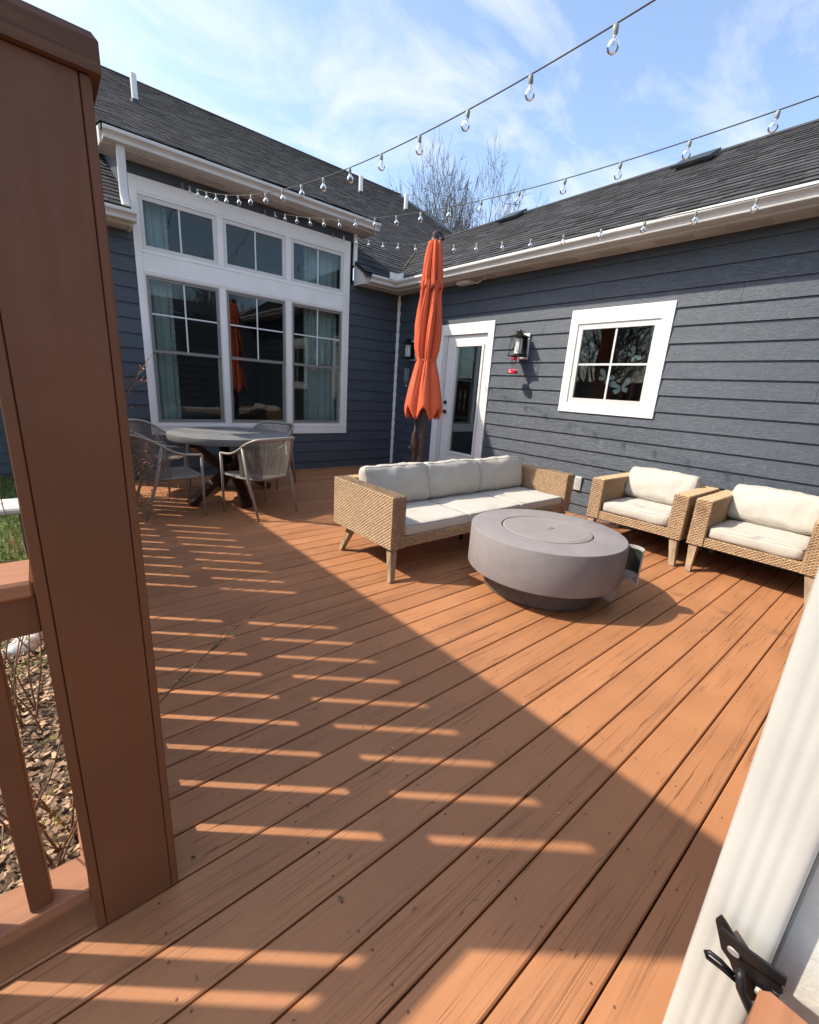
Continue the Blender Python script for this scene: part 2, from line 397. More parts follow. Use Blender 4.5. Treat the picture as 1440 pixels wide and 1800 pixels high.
# all meshes are written in world coordinates of the prototype; a thing's Empty sits at its base
def thing(name, label, cat, loc, group=None):
    o = bpy.data.objects.new(name, None); col.objects.link(o); o.location = loc; o.empty_display_size = .1
    return tag(o, label, cat, group)
def tag(o, label=None, cat=None, group=None, kind=None):
    if label: o['label'] = label
    if cat: o['category'] = cat
    if group: o['group'] = group
    if kind: o['kind'] = kind
    return o
def copy_tree(o, parent=None):
    c = o.copy(); col.objects.link(c)
    if parent is not None: c.parent = parent; c.matrix_parent_inverse = o.matrix_parent_inverse.copy()
    for ch in list(o.children): copy_tree(ch, c)
    return c

XB, YA = 5.219, 6.748            # wall planes
COURSE, CZ0 = .1752, 1.354-8*.1752

# ------------------------------------------------------------------ ground, deck
g = MB(); n = 60
g.add([(-150,-150,-.45),(150,-150,-.45),(150,150,-.45),(-150,150,-.45)], [(0,1,2,3)])
tag(g.build('ground', 'ground'), kind='structure')

PITCH, BW, Y0 = .1474, .1415, .18926
d = MB()
for k in range(14): d.box(-1.45+k*.5, -1.41+k*.5, -.95, 1.2, -.32, -.03)
for k in range(11): d.box(.02+k*.5, .06+k*.5, 1.2, 6.7, -.32, -.03)
d.box(-.075, -.045, 1.27, 6.72, -.42, -.004); d.box(-1.6, -.08, 1.235, 1.262, -.42, -.004)
deck = d.build('deck', 'rail'); tag(deck, 'brown stained timber deck with boards running to the house', kind='structure')
def board_mesh(x0, x1, w):
    m = MB(); h = w/2; c = .004
    prof = [(-h, -.026), (h, -.026), (h, -c), (h-c, 0), (-h+c, 0), (-h, -c)]
    m.prism(prof, x0, x1, lambda t, o, z: (t, o, z)); return m.mesh('deck_board', MT['deck'])
bm_long = board_mesh(-1.6, 5.18, BW); bm_main = board_mesh(-.05, 5.18, BW)
k = -8
while True:
    yc = Y0+PITCH*(k+.5)
    if yc+BW/2 > 6.73: break
    me = bm_long if yc < 1.22 else bm_main
    link('deck_board', me, deck, loc=(0, yc, random.uniform(-.0006, .0006))); k += 1
link('deck_board', board_mesh(-.05, 5.18, .06), deck, loc=(0, Y0+PITCH*k+.033, 0))

# ------------------------------------------------------------------ house
house = thing('house', 'navy lap sided house with white trim and dark shingle roof around the deck', 'house', (XB, YA, -.45))
PA = lambda t, o, z: (t, YA-o, z)       # wall A: t = x, o = out of the wall
PB = lambda t, o, z: (XB-o, t, z)       # wall B: t = y
PC = lambda t, o, z: (t, -.06+o, z)     # wall C: t = x
def rects(boxes): # solid panels in (t0,t1,z0,z1)
    return boxes
# wall cores with openings
wa = MB()
for (a, b, z0, z1) in ((.45, 1.16, -.45, 3.03), (4.10, XB+.1, -.45, 3.03), (1.16, 4.10, -.45, .66), (1.06, 4.22, 3.58, 3.76), (1.06, 1.16, 3.0, 3.58), (4.10, 4.22, 3.0, 3.58)):
    wa.box(a, b, YA, YA+.13, z0, z1)
wall_a = wa.build('wall', 'siding', house)
wb = MB()
for (a, b, z0, z1) in ((-.3, 2.13, -.45, 3.03), (3.14, 4.52, -.45, 3.03), (5.44, YA-.002, -.45, 3.03), (2.13, 3.14, -.45, 1.36), (2.13, 3.14, 2.34, 3.03), (4.52, 5.44, 2.31, 3.03), (4.52, 5.44, -.45, .02)):
    wb.box(XB, XB+.13, a, b, z0, z1)
wall_b = wb.build('wall', 'siding', house)
wc = MB(); wc.box(.90, XB-.002, -.35, -.06, -.45, 3.0); wall_c = wc.build('wall', 'siding', house)
# back wing, seen past the post
ww = MB(); ww.box(-4.5, .45, 10.0, 10.15, -.45, 3.2); ww.box(.45, .60, YA+.132, 10.15, -.45, 3.03)
wall_d = ww.build('wall', 'siding', house)
LAP = .025
def course(wall, place, t0, t1, z0, z1):
    m = MB(); zz0 = max(z0, 0)
    def thick(z): # wedge: thick at the foot of its course
        f = (z-c0)/(COURSE+.03); return LAP+(.005-LAP)*f
    m.prism([(.0005, z0), (thick(z0), z0), (thick(z1), z1), (.0005, z1)], t0, t1, place)
    m.build('siding_board', 'siding', wall)
def run(wall, place, a, b, holes, ztop, joints):
    global c0
    k = 0
    while True:
        c0 = CZ0+COURSE*k; z0, z1 = max(c0, -.03), min(c0+COURSE+.02, ztop)
        if c0 > ztop-.03: break
        segs = [(a, b, z0, z1)]
        for (h0, h1, y0, y1) in holes:
            ns = []
            for (s0, s1, q0, q1) in segs:
                if s1 <= h0 or s0 >= h1 or q1 <= y0 or q0 >= y1: ns.append((s0, s1, q0, q1)); continue
                if s0 < h0: ns.append((s0, h0, q0, q1))
                if s1 > h1: ns.append((h1, s1, q0, q1))
                if q0 < y0-.004: ns.append((max(s0, h0), min(s1, h1), q0, y0))
                if q1 > y1+.03: ns.append((max(s0, h0), min(s1, h1), y1, q1))
            segs = ns
        for (s0, s1, q0, q1) in segs:
            js = [j for j in joints.get(k, []) if s0+.2 < j < s1-.2]
            e = [s0]+js+[s1]
            for i in range(len(e)-1): course(wall, place, e[i]+(.0012 if i else 0), e[i+1]-(.0012 if i < len(e)-2 else 0), q0, q1)
        k += 1
run(wall_a, PA, .50, 5.165, [(1.12, 4.138, .612, 3.8)], 3.02, {3: [4.5]})
run(wall_b, PB, -.055, 6.694, [(2.053, 3.221, 1.279, 2.468), (4.45, 5.619, -.1, 2.449)], 3.02,
    {14: [1.49, 4.9], 13: [3.62], 4: [1.1], 6: [3.55], 9: [.75], 11: [3.9], 1: [2.2], 15: [3.0]})
run(wall_c, PC, .95, 5.19, [], 2.98, {5: [2.5], 9: [3.3]})
c0 = 0
def wing():
    global c0
    for k in range(20):
        c0 = -.40+COURSE*k; course(wall_d, lambda t, o, z: (t, 10.0-o, z), -4.5, .42, c0, c0+COURSE+.02)
wing()
# dark band above the big window (dormer face)
m = MB(); m.box(1.06, 4.22, YA-.012, YA-.001, 3.628, 3.755); m.build('frieze_board', 'siding', house)
# corner boards
m = MB(); m.bbox(5.166, 5.216, YA-.028, YA-.001, 0.004, 3.018, .003); m.build('corner_trim', 'white', house)
m = MB(); m.bbox(XB-.03, XB-.0015, 6.696, YA-.03, 0.004, 3.018, .003); m.build('corner_trim', 'white', house)
m = MB(); m.bbox(4.20, 4.265, YA-.05, YA-.013, 3.30, 3.754, .003); m.build('corner_trim', 'white', house)
m = MB(); m.bbox(.45, .498, YA-.028, YA-.001, -.2, 3.018, .003); m.build('corner_trim', 'white', house)
m = MB(); m.bbox(.87, .899, -.36, -.045, -.2, 2.99, .004); m.build('corner_trim', 'stucco', house)

# ---- rooms behind the glass
rm = MB()
def room(x0, x1, y0, y1, z0, z1, open_side):
    t = .05
    if open_side != 'y0': rm.box(x0-t, x1+t, y0-t, y0, z0, z1)
    rm.box(x0-t, x1+t, y1, y1+t, z0, z1)
    if open_side != 'x0': rm.box(x0-t, x0, y0, y1, z0, z1)
    rm.box(x1, x1+t, y0, y1, z0, z1)
    rm.box(x0-t, x1+t, y0, y1+t, z1, z1+t); rm.box(x0-t, x1+t, y0, y1+t, z0-t, z0)
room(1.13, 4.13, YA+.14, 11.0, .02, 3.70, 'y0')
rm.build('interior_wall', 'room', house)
MT['room2'] = plain('hall_paint', (.42, .43, .42), .8, .1, 2, bump=0)
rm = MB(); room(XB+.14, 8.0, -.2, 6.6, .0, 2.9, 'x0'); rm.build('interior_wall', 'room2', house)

# ---- big window
UX = ((1.195, 2.085), (2.160, 3.045), (3.125, 4.030))
def tb(x0, x1, z0, z1, out=.032, mat='white'):
    m = MB(); m.bbox(x0, x1, YA-out, YA+.03, z0, z1, .003); return m.build('trim_board', mat, house)
tb(1.114, 1.195, .606, 3.626); tb(4.030, 4.144, .606, 3.626)
tb(2.0853, 2.1597, .7603, 2.5847); tb(3.0453, 3.1247, .7603, 2.5847); tb(2.0853, 2.1597, 2.8603, 3.4397); tb(3.0453, 3.1247, 2.8603, 3.4397)
tb(1.1953, 4.0297, .606, .760); tb(1.1953, 4.0297, 2.585, 2.860); tb(1.1953, 4.0297, 3.440, 3.626)
# slim raised bead round each row of lights
for (z0, z1) in ((.735, 2.612), (2.835, 3.468)):
    m = MB()
    for q in ((1.168, 4.058, z1, z1+.012), (1.168, 4.058, z0-.012, z0), (1.168, 1.180, z0+.0003, z1-.0003), (4.046, 4.058, z0+.0003, z1-.0003)):
        m.box(q[0], q[1], YA-.038, YA-.0325, q[2], q[3])
    m.build('trim_bead', 'white', house)
def frame_m(place, t0, t1, z0, z1, w, o0, o1):
    m = MB()
    for (a, b, c, d_) in ((t0, t0+w, z0, z1), (t1-w, t1, z0, z1), (t0+w+.0003, t1-w-.0003, z0, z0+w), (t0+w+.0003, t1-w-.0003, z1-w, z1)):
        p = [place(t, o, z) for t in (a, b) for o in (o0, o1) for z in (c, d_)]
        xs = sorted({round(q[0], 5) for q in p}); ys = sorted({round(q[1], 5) for q in p}); zs = sorted({round(q[2], 5) for q in p})
        m.box(xs[0], xs[-1], ys[0], ys[-1], zs[0], zs[-1])
    return m
def slab(place, t0, t1, z0, z1, o0, o1):
    m = MB(); p = [place(t0, o0, z0), place(t1, o1, z1)]
    m.box(min(p[0][0], p[1][0]), max(p[0][0], p[1][0]), min(p[0][1], p[1][1]), max(p[0][1], p[1][1]), z0, z1); return m
for (a, b) in UX:
    w_ = frame_m(PA, a, b, 2.860, 3.440, .048, -.02, .018).build('window', 'white_smooth', house)
    slab(PA, a+.049, b-.049, 2.909, 3.391, -.004, .0).build('pane', 'glass', w_)
    c = (a+b)/2; slab(PA, c-.010, c+.010, 2.909, 3.391, .001, .008).build('muntin', 'muntin', w_)
    w_ = frame_m(PA, a, b, .760, 2.585, .014, -.03, .024).build('window', 'white_smooth', house)
    s1 = frame_m(PA, a+.015, b-.015, 1.672, 2.570, .034, -.01, .010).build('sash', 'sash', w_)
    slab(PA, a+.05, b-.05, 1.707, 2.535, -.002, .0).build('pane', 'glass', w_)
    s2 = frame_m(PA, a+.015, b-.015, .775, 1.718, .042, -.034, -.012).build('sash', 'sash', w_)
    slab(PA, a+.058, b-.058, .818, 1.675, -.022, -.020).build('pane', 'glass', w_)
    slab(PA, c-.009, c+.009, 1.707, 2.535, .001, .007).build('muntin', 'muntin', w_)
    slab(PA, a+.05, b-.05, 2.128, 2.146, .0015, .0065).build('muntin', 'muntin', w_)
# curtains, one pair of drops
def curtain(x0, x1, label, side):
    m = MB(); n = 70; y = YA+.20; zt, zb = 3.5, .10
    pts = []
    for i in range(n+1):
        u = i/n; pts.append((x0+(x1-x0)*u, y+.028*math.sin(u*PI*9)+.012*math.sin(u*23+1)))
    vs = [(p[0], p[1], zb) for p in pts]+[(p[0]*1.0, p[1]*.6+y*.4, zt) for p in pts]
    m.add(vs, [(i, i+1, n+2+i, n+1+i) for i in range(n)])
    cur = thing('curtain', label, 'curtain', ((x0+x1)/2, y, zb), 'curtains behind the big window')
    o = m.build('cloth', 'curtain', cur, smooth='all')
    e = x1 if side > 0 else x0; m = MB(); nn = 24
    m.add([(e-side*.045, y-.035, zb), (e, y-.04, zb), (e, y-.04, zt), (e-side*.045, y-.035, zt)], [(0, 1, 2, 3)])
    m.build('border', 'curtain_trim', cur)
    m = MB(); m.tube([(x0-.1, y, zt+.02), (x1+.1, y, zt+.02)], .012, 8); m.build('rod', 'black', cur)
curtain(1.18, 1.53, 'sage curtain with patterned border hanging behind the window beside the porch post', 1)
curtain(3.44, 4.03, 'sage curtain with patterned border hanging behind the window next to the corner', -1)

# ---- small window on wall B
for (a, b, c, d_) in ((2.047, 2.162, 1.273, 2.474), (3.122, 3.227, 1.273, 2.474), (2.1623, 3.1217, 2.312, 2.474), (2.1623, 3.1217, 1.273, 1.388)):
    m = MB(); m.bbox(XB-.034, XB+.03, a, b, c, d_, .003); m.build('trim_board', 'white', house)
w_ = frame_m(PB, 2.1625, 3.1215, 1.3885, 2.3115, .062, -.02, .020).build('window', 'white_smooth', house)
slab(PB, 2.225, 3.059, 1.451, 2.249, -.004, 0.).build('pane', 'glass', w_)
slab(PB, 2.632, 2.654, 1.451, 2.249, .001, .008).build('muntin', 'muntin', w_)
slab(PB, 2.225, 3.059, 1.838, 1.860, .0015, .0075).build('muntin', 'muntin', w_)
m = MB()
for i in range(24):
    u0_, u1_ = i/24, (i+1)/24
    m.add([(XB+.30+.02*math.sin(u*14), 2.36+.28*u, z) for u in (u0_, u1_) for z in (.9, 2.5)], [(0, 2, 3, 1)])
o = m.build('curtain', 'fabric_red', smooth='all'); tag(o, 'dark red drape hanging behind the four pane window', 'curtain')
def butterfly(y, z, s, rot, label):
    m = MB(); x = XB+.06
    for sg in (-1, 1):
        for (pts) in ([(0, 0), (.05, .055), (.085, .05), (.075, .012), (.02, -.005)], [(0, -.004), (.03, -.008), (.06, -.018), (.045, -.05), (.012, -.035)]):
            vs = []
            for q in (0, .003):
                for (a, b) in pts:
                    yy, zz = sg*a*s, b*s; ca, sa = math.cos(rot), math.sin(rot)
                    vs.append((x+q-.35*abs(a)*s, y+yy*ca-zz*sa, z+yy*sa+zz*ca))
            n = len(pts); m.add(vs, [tuple(range(n)), tuple(range(n, 2*n))[::-1]]+[(i, (i+1) % n, n+(i+1) % n, n+i) for i in range(n)])
    m.fix = True; b_ = thing('butterfly_ornament', label, 'ornament', (x, y, z), 'butterfly ornaments behind the small window')
    m.build('wings', 'silver', b_)
    m = MB(); m.tube([(x-.002, y, z-.045*s), (x-.002, y, z+.03*s)], .004, 6); m.build('body', 'black', b_)
butterfly(2.70, 1.70, 1.3, .5, 'grey butterfly ornament behind the pane crossing beside the red drape')
butterfly(2.50, 1.60, 1.5, -.2, 'largest pale butterfly ornament low in front of the red drape')
butterfly(2.42, 1.95, 1.1, .9, 'small butterfly ornament hanging above the others against the red drape')

# ---- door
for (a, b, c, d_) in ((4.444, 4.553, .0, 2.455), (5.500, 5.625, .0, 2.455), (4.5533, 5.4997, 2.290, 2.455)):
    m = MB(); m.bbox(XB-.034, XB+.03, a, b, c+.004, d_, .003); m.build('door_casing', 'white', house)
m = MB(); m.box(XB-.012, XB+.05, 5.412, 5.4995, .03, 2.2895); m.box(XB-.018, XB-.0125, 5.44, 5.452, .03, 2.2895); m.build('door_jamb', 'white_smooth', house)
m = MB(); m.box(XB-.05, XB+.06, 4.5535, 5.4995, .004, .028); m.build('door_sill', 'sash', house)
m = MB()
for (a, b, c, d_) in ((4.556, 4.662, .032, 2.286), (5.192, 5.408, .032, 2.286), (4.6623, 5.1917, .032, .470), (4.6623, 5.1917, 2.124, 2.286)): m.box(XB+.006, XB+.05, a, b, c, d_)
door = m.build('door', 'door', house)
frame_m(PB, 4.632, 5.235, .432, 2.152, .032, -.004, .012).build('glazing_bead', 'door', door)
slab(PB, 4.663, 5.191, .471, 2.123, -.03, -.026).build('pane', 'glass', door)
m = MB(); m.tube([(XB+.004, 5.36, 1.256), (XB-.022, 5.36, 1.256)], .028, 16); m.build('deadbolt', 'black', door)
m = MB(); m.tube([(XB+.004, 5.36, 1.107), (XB-.016, 5.36, 1.107)], .030, 16); m.tube([(XB-.016, 5.36, 1.107), (XB-.05, 5.36, 1.107), (XB-.052, 5.345, 1.107), (XB-.05, 5.27, 1.104)], .010, 8); m.build('lever_handle', 'black', door)

# ---- eaves
GUT = [(0,0),(.098,0),(.108,.006),(.110,.016),(.104,.022),(.108,.040),(.128,.060),(.145,.068),(.15,.076),(.15,.10),(.146,.106),(.138,.104),(.137,.084),(.10,.03),(.010,.012),(.008,.108),(0,.108)]
def gutter(place, f, z, a, b, enda=None, endb=None, inv=1):
    m = MB(); m.prism([(f+o, z+q) for (o, q) in GUT], a, b, place, enda, endb); return m.build('gutter', 'gutter', house)
OV = .299   # fascia distance from wall
g_low_z = 3.034
gutter(PB, OV, g_low_z, -.9, 0, None, lambda o: YA-o)
gutter(PA, OV, g_low_z, 4.30, 0, None, lambda o: XB-o)
gutter(PA, OV, g_low_z, -.05, 1.10)
gutter(PA, OV, 3.762, .86, 4.43)
def eb(name, mat, x0, x1, y0, y1, z0, z1):
    m = MB(); m.box(x0, x1, y0, y1, z0, z1); return m.build(name, mat, house)
eb('fascia', 'gutter', XB-OV+.0005, XB-OV+.022, -.9, YA-OV+.02, 3.012, 3.158)
eb('fascia', 'gutter', 4.26, XB-OV, YA-OV+.0005, YA-OV+.022, 3.012, 3.158)
eb('fascia', 'gutter', -.05, 1.05, YA-OV+.0005, YA-OV+.022, 3.012, 3.158)
eb('fascia', 'gutter', .86, 4.41, YA-OV+.0005, YA-OV+.022, 3.748, 3.90)
sof = eb('soffit', 'soffit', XB-OV+.0225, XB-.002, -.9, YA-OV+.02, 3.020, 3.034)
for k in range(11):
    y = -.5+k*.62
    m = MB(); m.box(XB-.20, XB-.09, y, y+.34, 3.0165, 3.0195); m.build('soffit_vent', 'soffit_vent', sof)
eb('soffit', 'soffit', 4.26, XB-.002, YA-OV+.0225, YA-.002, 3.0215, 3.0345)
eb('soffit', 'soffit', -.05, 1.05, YA-OV+.0225, YA-.002, 3.020, 3.034)
so2 = eb('soffit', 'soffit', .86, 4.41, YA-OV+.0225, YA+.05, 3.757, 3.771)
for k in range(5):
    m = MB(); m.box(1.2+k*.62, 1.54+k*.62, YA-.22, YA-.12, 3.7535, 3.7565); m.build('soffit_vent', 'soffit_vent', so2)
# boxed eave returns
def ret(x0, x1, ya, yb, z0, za, zb):
    m = MB(); m.add([(x, y, z) for x in (x0, x1) for (y, z) in ((ya, z0), (yb, z0), (yb, zb), (ya, za))], [(0,1,2,3),(7,6,5,4),(0,4,5,1),(1,5,6,2),(2,6,7,3),(3,7,4,0)]); m.fix = True
    m.build('eave_return', 'white_smooth', house)
ret(4.225, 4.2598, YA-OV-.01, YA-.02, 3.006, 3.15, 3.33); ret(1.0505, 1.085, YA-OV-.0, YA-.034, 3.006, 3.15, 3.33)
ret(4.4105, 4.432, YA-OV-.005, YA+.02, 3.745, 3.89, 3.97); ret(.838, .8595, YA-OV-.005, YA+.02, 3.745, 3.89, 3.97)
# splash guard at the valley
for q in (((4.62, 6.272, 3.13), (4.775, 6.292, 3.13)), ((4.775, 6.292, 3.13), (4.795, 6.14, 3.13))):
    a, b = Vector(q[0]), Vector(q[1]); m = MB(); m.obox((a+b)/2+Vector((0, 0, .05)), (b-a).normalized(), (b-a).length/2, (b-a).normalized().cross(Vector((0, 0, 1))), .0015, (0, 0, 1), .05); m.build('splash_guard', 'pipe', house)
# downspout from the upper to the lower gutter
def spout(name, path, w, dp, mat, parent, axis=(1, 0, 0)):
    m = MB(); path = [Vector(p) for p in path]; ax = Vector(axis); vs = []
    prof = []
    nr = 28
    for i in range(nr):  # ribbed rectangle
        a = 2*PI*i/nr; c, s_ = math.cos(a), math.sin(a)
        e = 6.; rr = (abs(c)**e+abs(s_)**e)**(-1/e); prof.append((rr*c, rr*s_))
    for i, p in enumerate(path):
        dvec = (path[min(i+1, len(path)-1)]-path[max(i-1, 0)]).normalized(); ay = dvec.cross(ax).normalized()
        for (u, v) in prof: vs.append(p+ax*(u*w/2)+ay*(v*dp/2))
    m.add(vs, [(i*nr+j, i*nr+(j+1) % nr, (i+1)*nr+(j+1) % nr, (i+1)*nr+j) for i in range(len(path)-1) for j in range(nr)]+[tuple(range(nr)), tuple(range((len(path)-1)*nr, len(path)*nr))]); m.fix = True
    return m.build(name, mat, parent, smooth=50)
spout('downspout', [(1.02, 6.42, 3.77), (1.02, 6.44, 3.70), (1.02, 6.46, 3.40), (1.02, 6.46, 3.30), (1.02, 6.42, 3.22), (1.02, 6.38, 3.17)], .085, .06, 'white_smooth', house)

# ---- roofs
SL = .6; EZ = 3.165; EXB, EYA = 4.845, 6.375; RXB = 7.62; RYA = 15.76
zB = lambda x: EZ+SL*(x-EXB); zA = lambda y: EZ+SL*(y-EYA)
def roof_slab(pts, name='roof', t=.05):
    m = MB(); n = len(pts); m.add([(x, y, z-.012) for (x, y, z) in pts]+[(x, y, z-t) for (x, y, z) in pts], [tuple(range(n)), tuple(range(n, 2*n))[::-1]]+[(i, (i+1) % n, n+(i+1) % n, n+i) for i in range(n)]); m.fix = True
    return m.build(name, 'vent', house)
roof_b = roof_slab([(EXB+.01, -.9, zB(EXB+.01)), (EXB+.01, 9, zB(EXB+.01)), (RXB, 9, zB(RXB)), (RXB, -.9, zB(RXB))])
roof_slab([(RXB, -.9, zB(RXB)), (RXB, 9, zB(RXB)), (2*RXB-EXB, 9, EZ), (2*RXB-EXB, -.9, EZ)])
roof_a = roof_slab([(-.08, 8.4, zA(8.4)), (12, 8.4, zA(8.4)), (12, RYA, zA(RYA)), (-.08, RYA, zA(RYA))])
for (q0, q1) in ((-.08, 1.065), (4.215, 12)): roof_slab([(q0, EYA+.01, zA(EYA+.01)), (q1, EYA+.01, zA(EYA+.01)), (q1, 8.4, zA(8.4)), (q0, 8.4, zA(8.4))])
roof_slab([(-.08, RYA, zA(RYA)), (12, RYA, zA(RYA)), (12, 2*RYA-EYA, EZ), (-.08, 2*RYA-EYA, EZ)])
def shingles(parent, ncourse, t0, t1, place, w=.30, seed=1, k0=0):
    rs = random.Random(seed); m = MB(); dx = .143/math.sqrt(1+SL*SL); nz = .0
    for k in range(k0, ncourse):
        t = t0-rs.random()*w; s0 = k*dx
        while t < t1:
            ww = w*rs.uniform(.55, 1.15); a, b = max(t, t0), min(t+ww, t1)
            if b-a > .02:
                th = rs.choice((.013, .015, .015, .019)); tn = rs.uniform(.70, 1.35); dl = rs.uniform(0, .006)
                lo, hi = s0-dl*.5, s0+dx+.01
                p = [place(a, lo, th), place(b-.004, lo, th), place(b-.004, hi, th*.3), place(a, hi, th*.3), place(a, lo, -.011), place(b-.004, lo, -.011)]
                m.add(p, [(0, 1, 2, 3)], tn); m.add([p[4], p[5], p[1], p[0]], [(0, 1, 2, 3)], .22)  # butt edge toned near black: cut asphalt plus the shadow band under each course
            t += ww
    o = m.build('shingles', 'shingle', parent, kind='stuff'); return o
shingles(roof_b, 22, -.9, 9, lambda t, s, h: (EXB+s, t, zB(EXB+s)+h), .30, 1)
SA = lambda t, s, h: (t, EYA+s, zA(EYA+s)+h)
shingles(roof_a, 76, -.08, 11.5, SA, .32, 2, 16); shingles(roof_a, 16, -.08, 1.065, SA, .32, 12); shingles(roof_a, 16, 4.215, 11.5, SA, .32, 13)
m = MB(); m.add([(RXB-.13, -.9, zB(RXB-.13)+.02), (RXB, -.9, zB(RXB)+.025), (RXB+.13, -.9, zB(RXB-.13)+.02), (RXB-.13, 9, zB(RXB-.13)+.02), (RXB, 9, zB(RXB)+.025), (RXB+.13, 9, zB(RXB-.13)+.02)], [(0, 1, 4, 3), (1, 2, 5, 4)]); m.build('ridge_cap', 'shingle', roof_b)
m = MB(); m.add([(x, y, zA(RYA-abs(y-RYA))+.03) for x in (-.08, 12) for y in (RYA-.14, RYA, RYA+.14)], [(0, 1, 4, 3), (1, 2, 5, 4)]); m.build('ridge_cap', 'shingle', roof_a)
# dormer roof and cheeks
DS = .25; zD = lambda y: 3.885+DS*(y-6.33)
roof_d = roof_slab([(.845, 6.335, zD(6.335)), (4.425, 6.335, zD(6.335)), (4.425, 8.6, zD(8.6)), (.845, 8.6, zD(8.6))])
shingles(roof_d, 16, .845, 4.425, lambda t, s, h: (t, 6.33+s, zD(6.33+s)+h), .30, 3)
for x in (1.07, 4.18):
    m = MB(); pts = [(YA, 3.0), (YA, zD(YA)-.05), (8.5, zD(8.5)-.05), (8.5, 3.0)]
    m.add([(x+q, y, z) for q in (0, .03) for (y, z) in pts], [(0,1,2,3),(7,6,5,4),(0,4,5,1),(1,5,6,2),(2,6,7,3),(3,7,4,0)]); m.fix = True; m.build('dormer_cheek', 'siding', house)
# gable end of the tall roof and the back wing roof
m = MB(); pts = [(YA+.14, 3.0), (RYA, zA(RYA)-.1), (2*RYA-EYA-.4, 3.0)]
m.add([(x, y, z) for x in (.46, .58) for (y, z) in pts], [(0,1,2),(5,4,3),(0,3,4,1),(1,4,5,2),(2,5,3,0)]); m.fix = True; m.build('gable', 'siding', house)
roof_w = roof_slab([(-4.9, 9.55, 3.1), (.40, 9.55, 3.1), (.40, 15.7, 6.79), (-4.9, 15.7, 6.79)])
shingles(roof_w, 30, -4.9, .40, lambda t, s, h: (t, 9.55+s, 3.1+SL*s+h), .32, 4)
roof_c = roof_slab([(.80, -.05, 3.06), (4.86, -.05, 3.06), (4.86, -2.6, 3.7), (.80, -2.6, 3.7)])
# roof furniture
def on_plane(px, py, which):
    dirv = rt*((px-720)/760.81)-up*((py-900)/760.81)+fw
    if which == 'B': t = (EZ-1.4-SL*EXB)/(dirv.z-SL*dirv.x)
    else: t = (EZ-1.4-SL*EYA)/(dirv.z-SL*dirv.y)
    return dirv*t+Vector((0, 0, 1.4))
for i, (px, py, hgt) in enumerate(((238, 180, .50), (634, 340, .44), (713, 371, .46))):
    p = on_plane(px, py, 'A')
    v_ = thing('vent_pipe', ('white vent pipe highest on the dark roof above the dormer gutter', 'white vent pipe on the dark roof over the dormer end', 'white vent pipe on the dark roof nearest the bare tree')[i], 'vent pipe', p, 'vent pipes on the tall roof')
    m = MB(); m.lathe([(.062, -.06), (.062, hgt), (.056, hgt+.004), (.045, hgt-.1)], 16, p, True, False); m.build('pipe', 'pipe', v_, smooth=40)
    m = MB(); m.lathe([(.10, -.08), (.09, .03), (.066, .05)], 16, p, True, True); m.build('flashing', 'vent', v_, smooth=40)
for i, (px, py) in enumerate(((1222, 289), (899, 386))):
    p = on_plane(px, py, 'B'); nrm = Vector((-SL, 0, 1)).normalized(); al = Vector((1, 0, SL)).normalized()
    v_ = thing('roof_vent', ('low black roof vent under the long light string', 'low black roof vent in front of the bare tree')[i], 'roof vent', p, 'roof vents on the low roof')
    m = MB(); m.obox(p+nrm*.022, al, .16, (0, 1, 0), .17, nrm, .022); m.build('base', 'vent', v_)
    m = MB(); m.obox(p+nrm*.062+al*.015, al, .19, (0, 1, 0), .23, nrm, .017); m.build('hood', 'vent', v_)

fbq = [on_plane(x, y, 'A')+Vector((-.02, -.02, .03)) for (x, y) in ((709, 478), (716, 466), (727, 450), (741, 430))]
fb = thing('fallen_branch', 'thin fallen branch lying up the roof valley beside the umbrella top', 'branch', fbq[0])
m = MB(); m.tube(fbq, [.012, .011, .009, .005], 6); m.build('stem', 'twig', fb, smooth='all')
m = MB(); m.tube([fbq[1], fbq[1]+Vector((.16, -.10, .02))], [.006, .003], 5); m.tube([fbq[0], fbq[0]+Vector((.20, -.14, .04))], [.006, .003], 5); m.tube([fbq[2], fbq[2]+Vector((-.1, -.06, .05))], [.006, .003], 5); m.build('side_twigs', 'twig', fb)
# ------------------------------------------------------------------ downspout by the gate, gate hardware
sp = thing('downspout', 'white corrugated downspout standing at the wall end by the gate latch', 'downspout', (.86, .012, .0))
m = MB(); vs = []; ny = 160; xs0 = .815; prof = []
hw, hd = .052, .042
for i in range(ny):
    a = 2*PI*i/ny; c, s_ = math.cos(a), math.sin(a); e = 7.; rr = (abs(c)**e+abs(s_)**e)**(-1/e)
    u, v = rr*c*hd, rr*s_*hw
    if abs(v) < hw*.6 and c < 0: u += .0006*(1-math.cos((v/hw+.6)*PI*5))
    if abs(u) < hd*.7 and abs(s_) > .5: v -= math.copysign(.0022*(1-math.cos(u/hd*PI*3)), v)
    prof.append((.857+u, .010+v))
for z in (.02, .1, 1., 2., 2.98): vs += [(x, y, z) for (x, y) in prof]
m.add(vs, [(i*ny+j, i*ny+(j+1) % ny, (i+1)*ny+(j+1) % ny, (i+1)*ny+j) for i in range(4) for j in range(ny)]+[tuple(range(ny)), tuple(range(4*ny, 5*ny))]); m.fix = True
m.build('pipe', plain('spout_cream', (.47, .47, .435), .4, .05, 4, bump=.05, bscale=30), sp, smooth=35)
m = MB(); m.box(.80, .905, -.0445, -.0425, 1.2, 1.24); m.build('strap', 'white_smooth', sp)
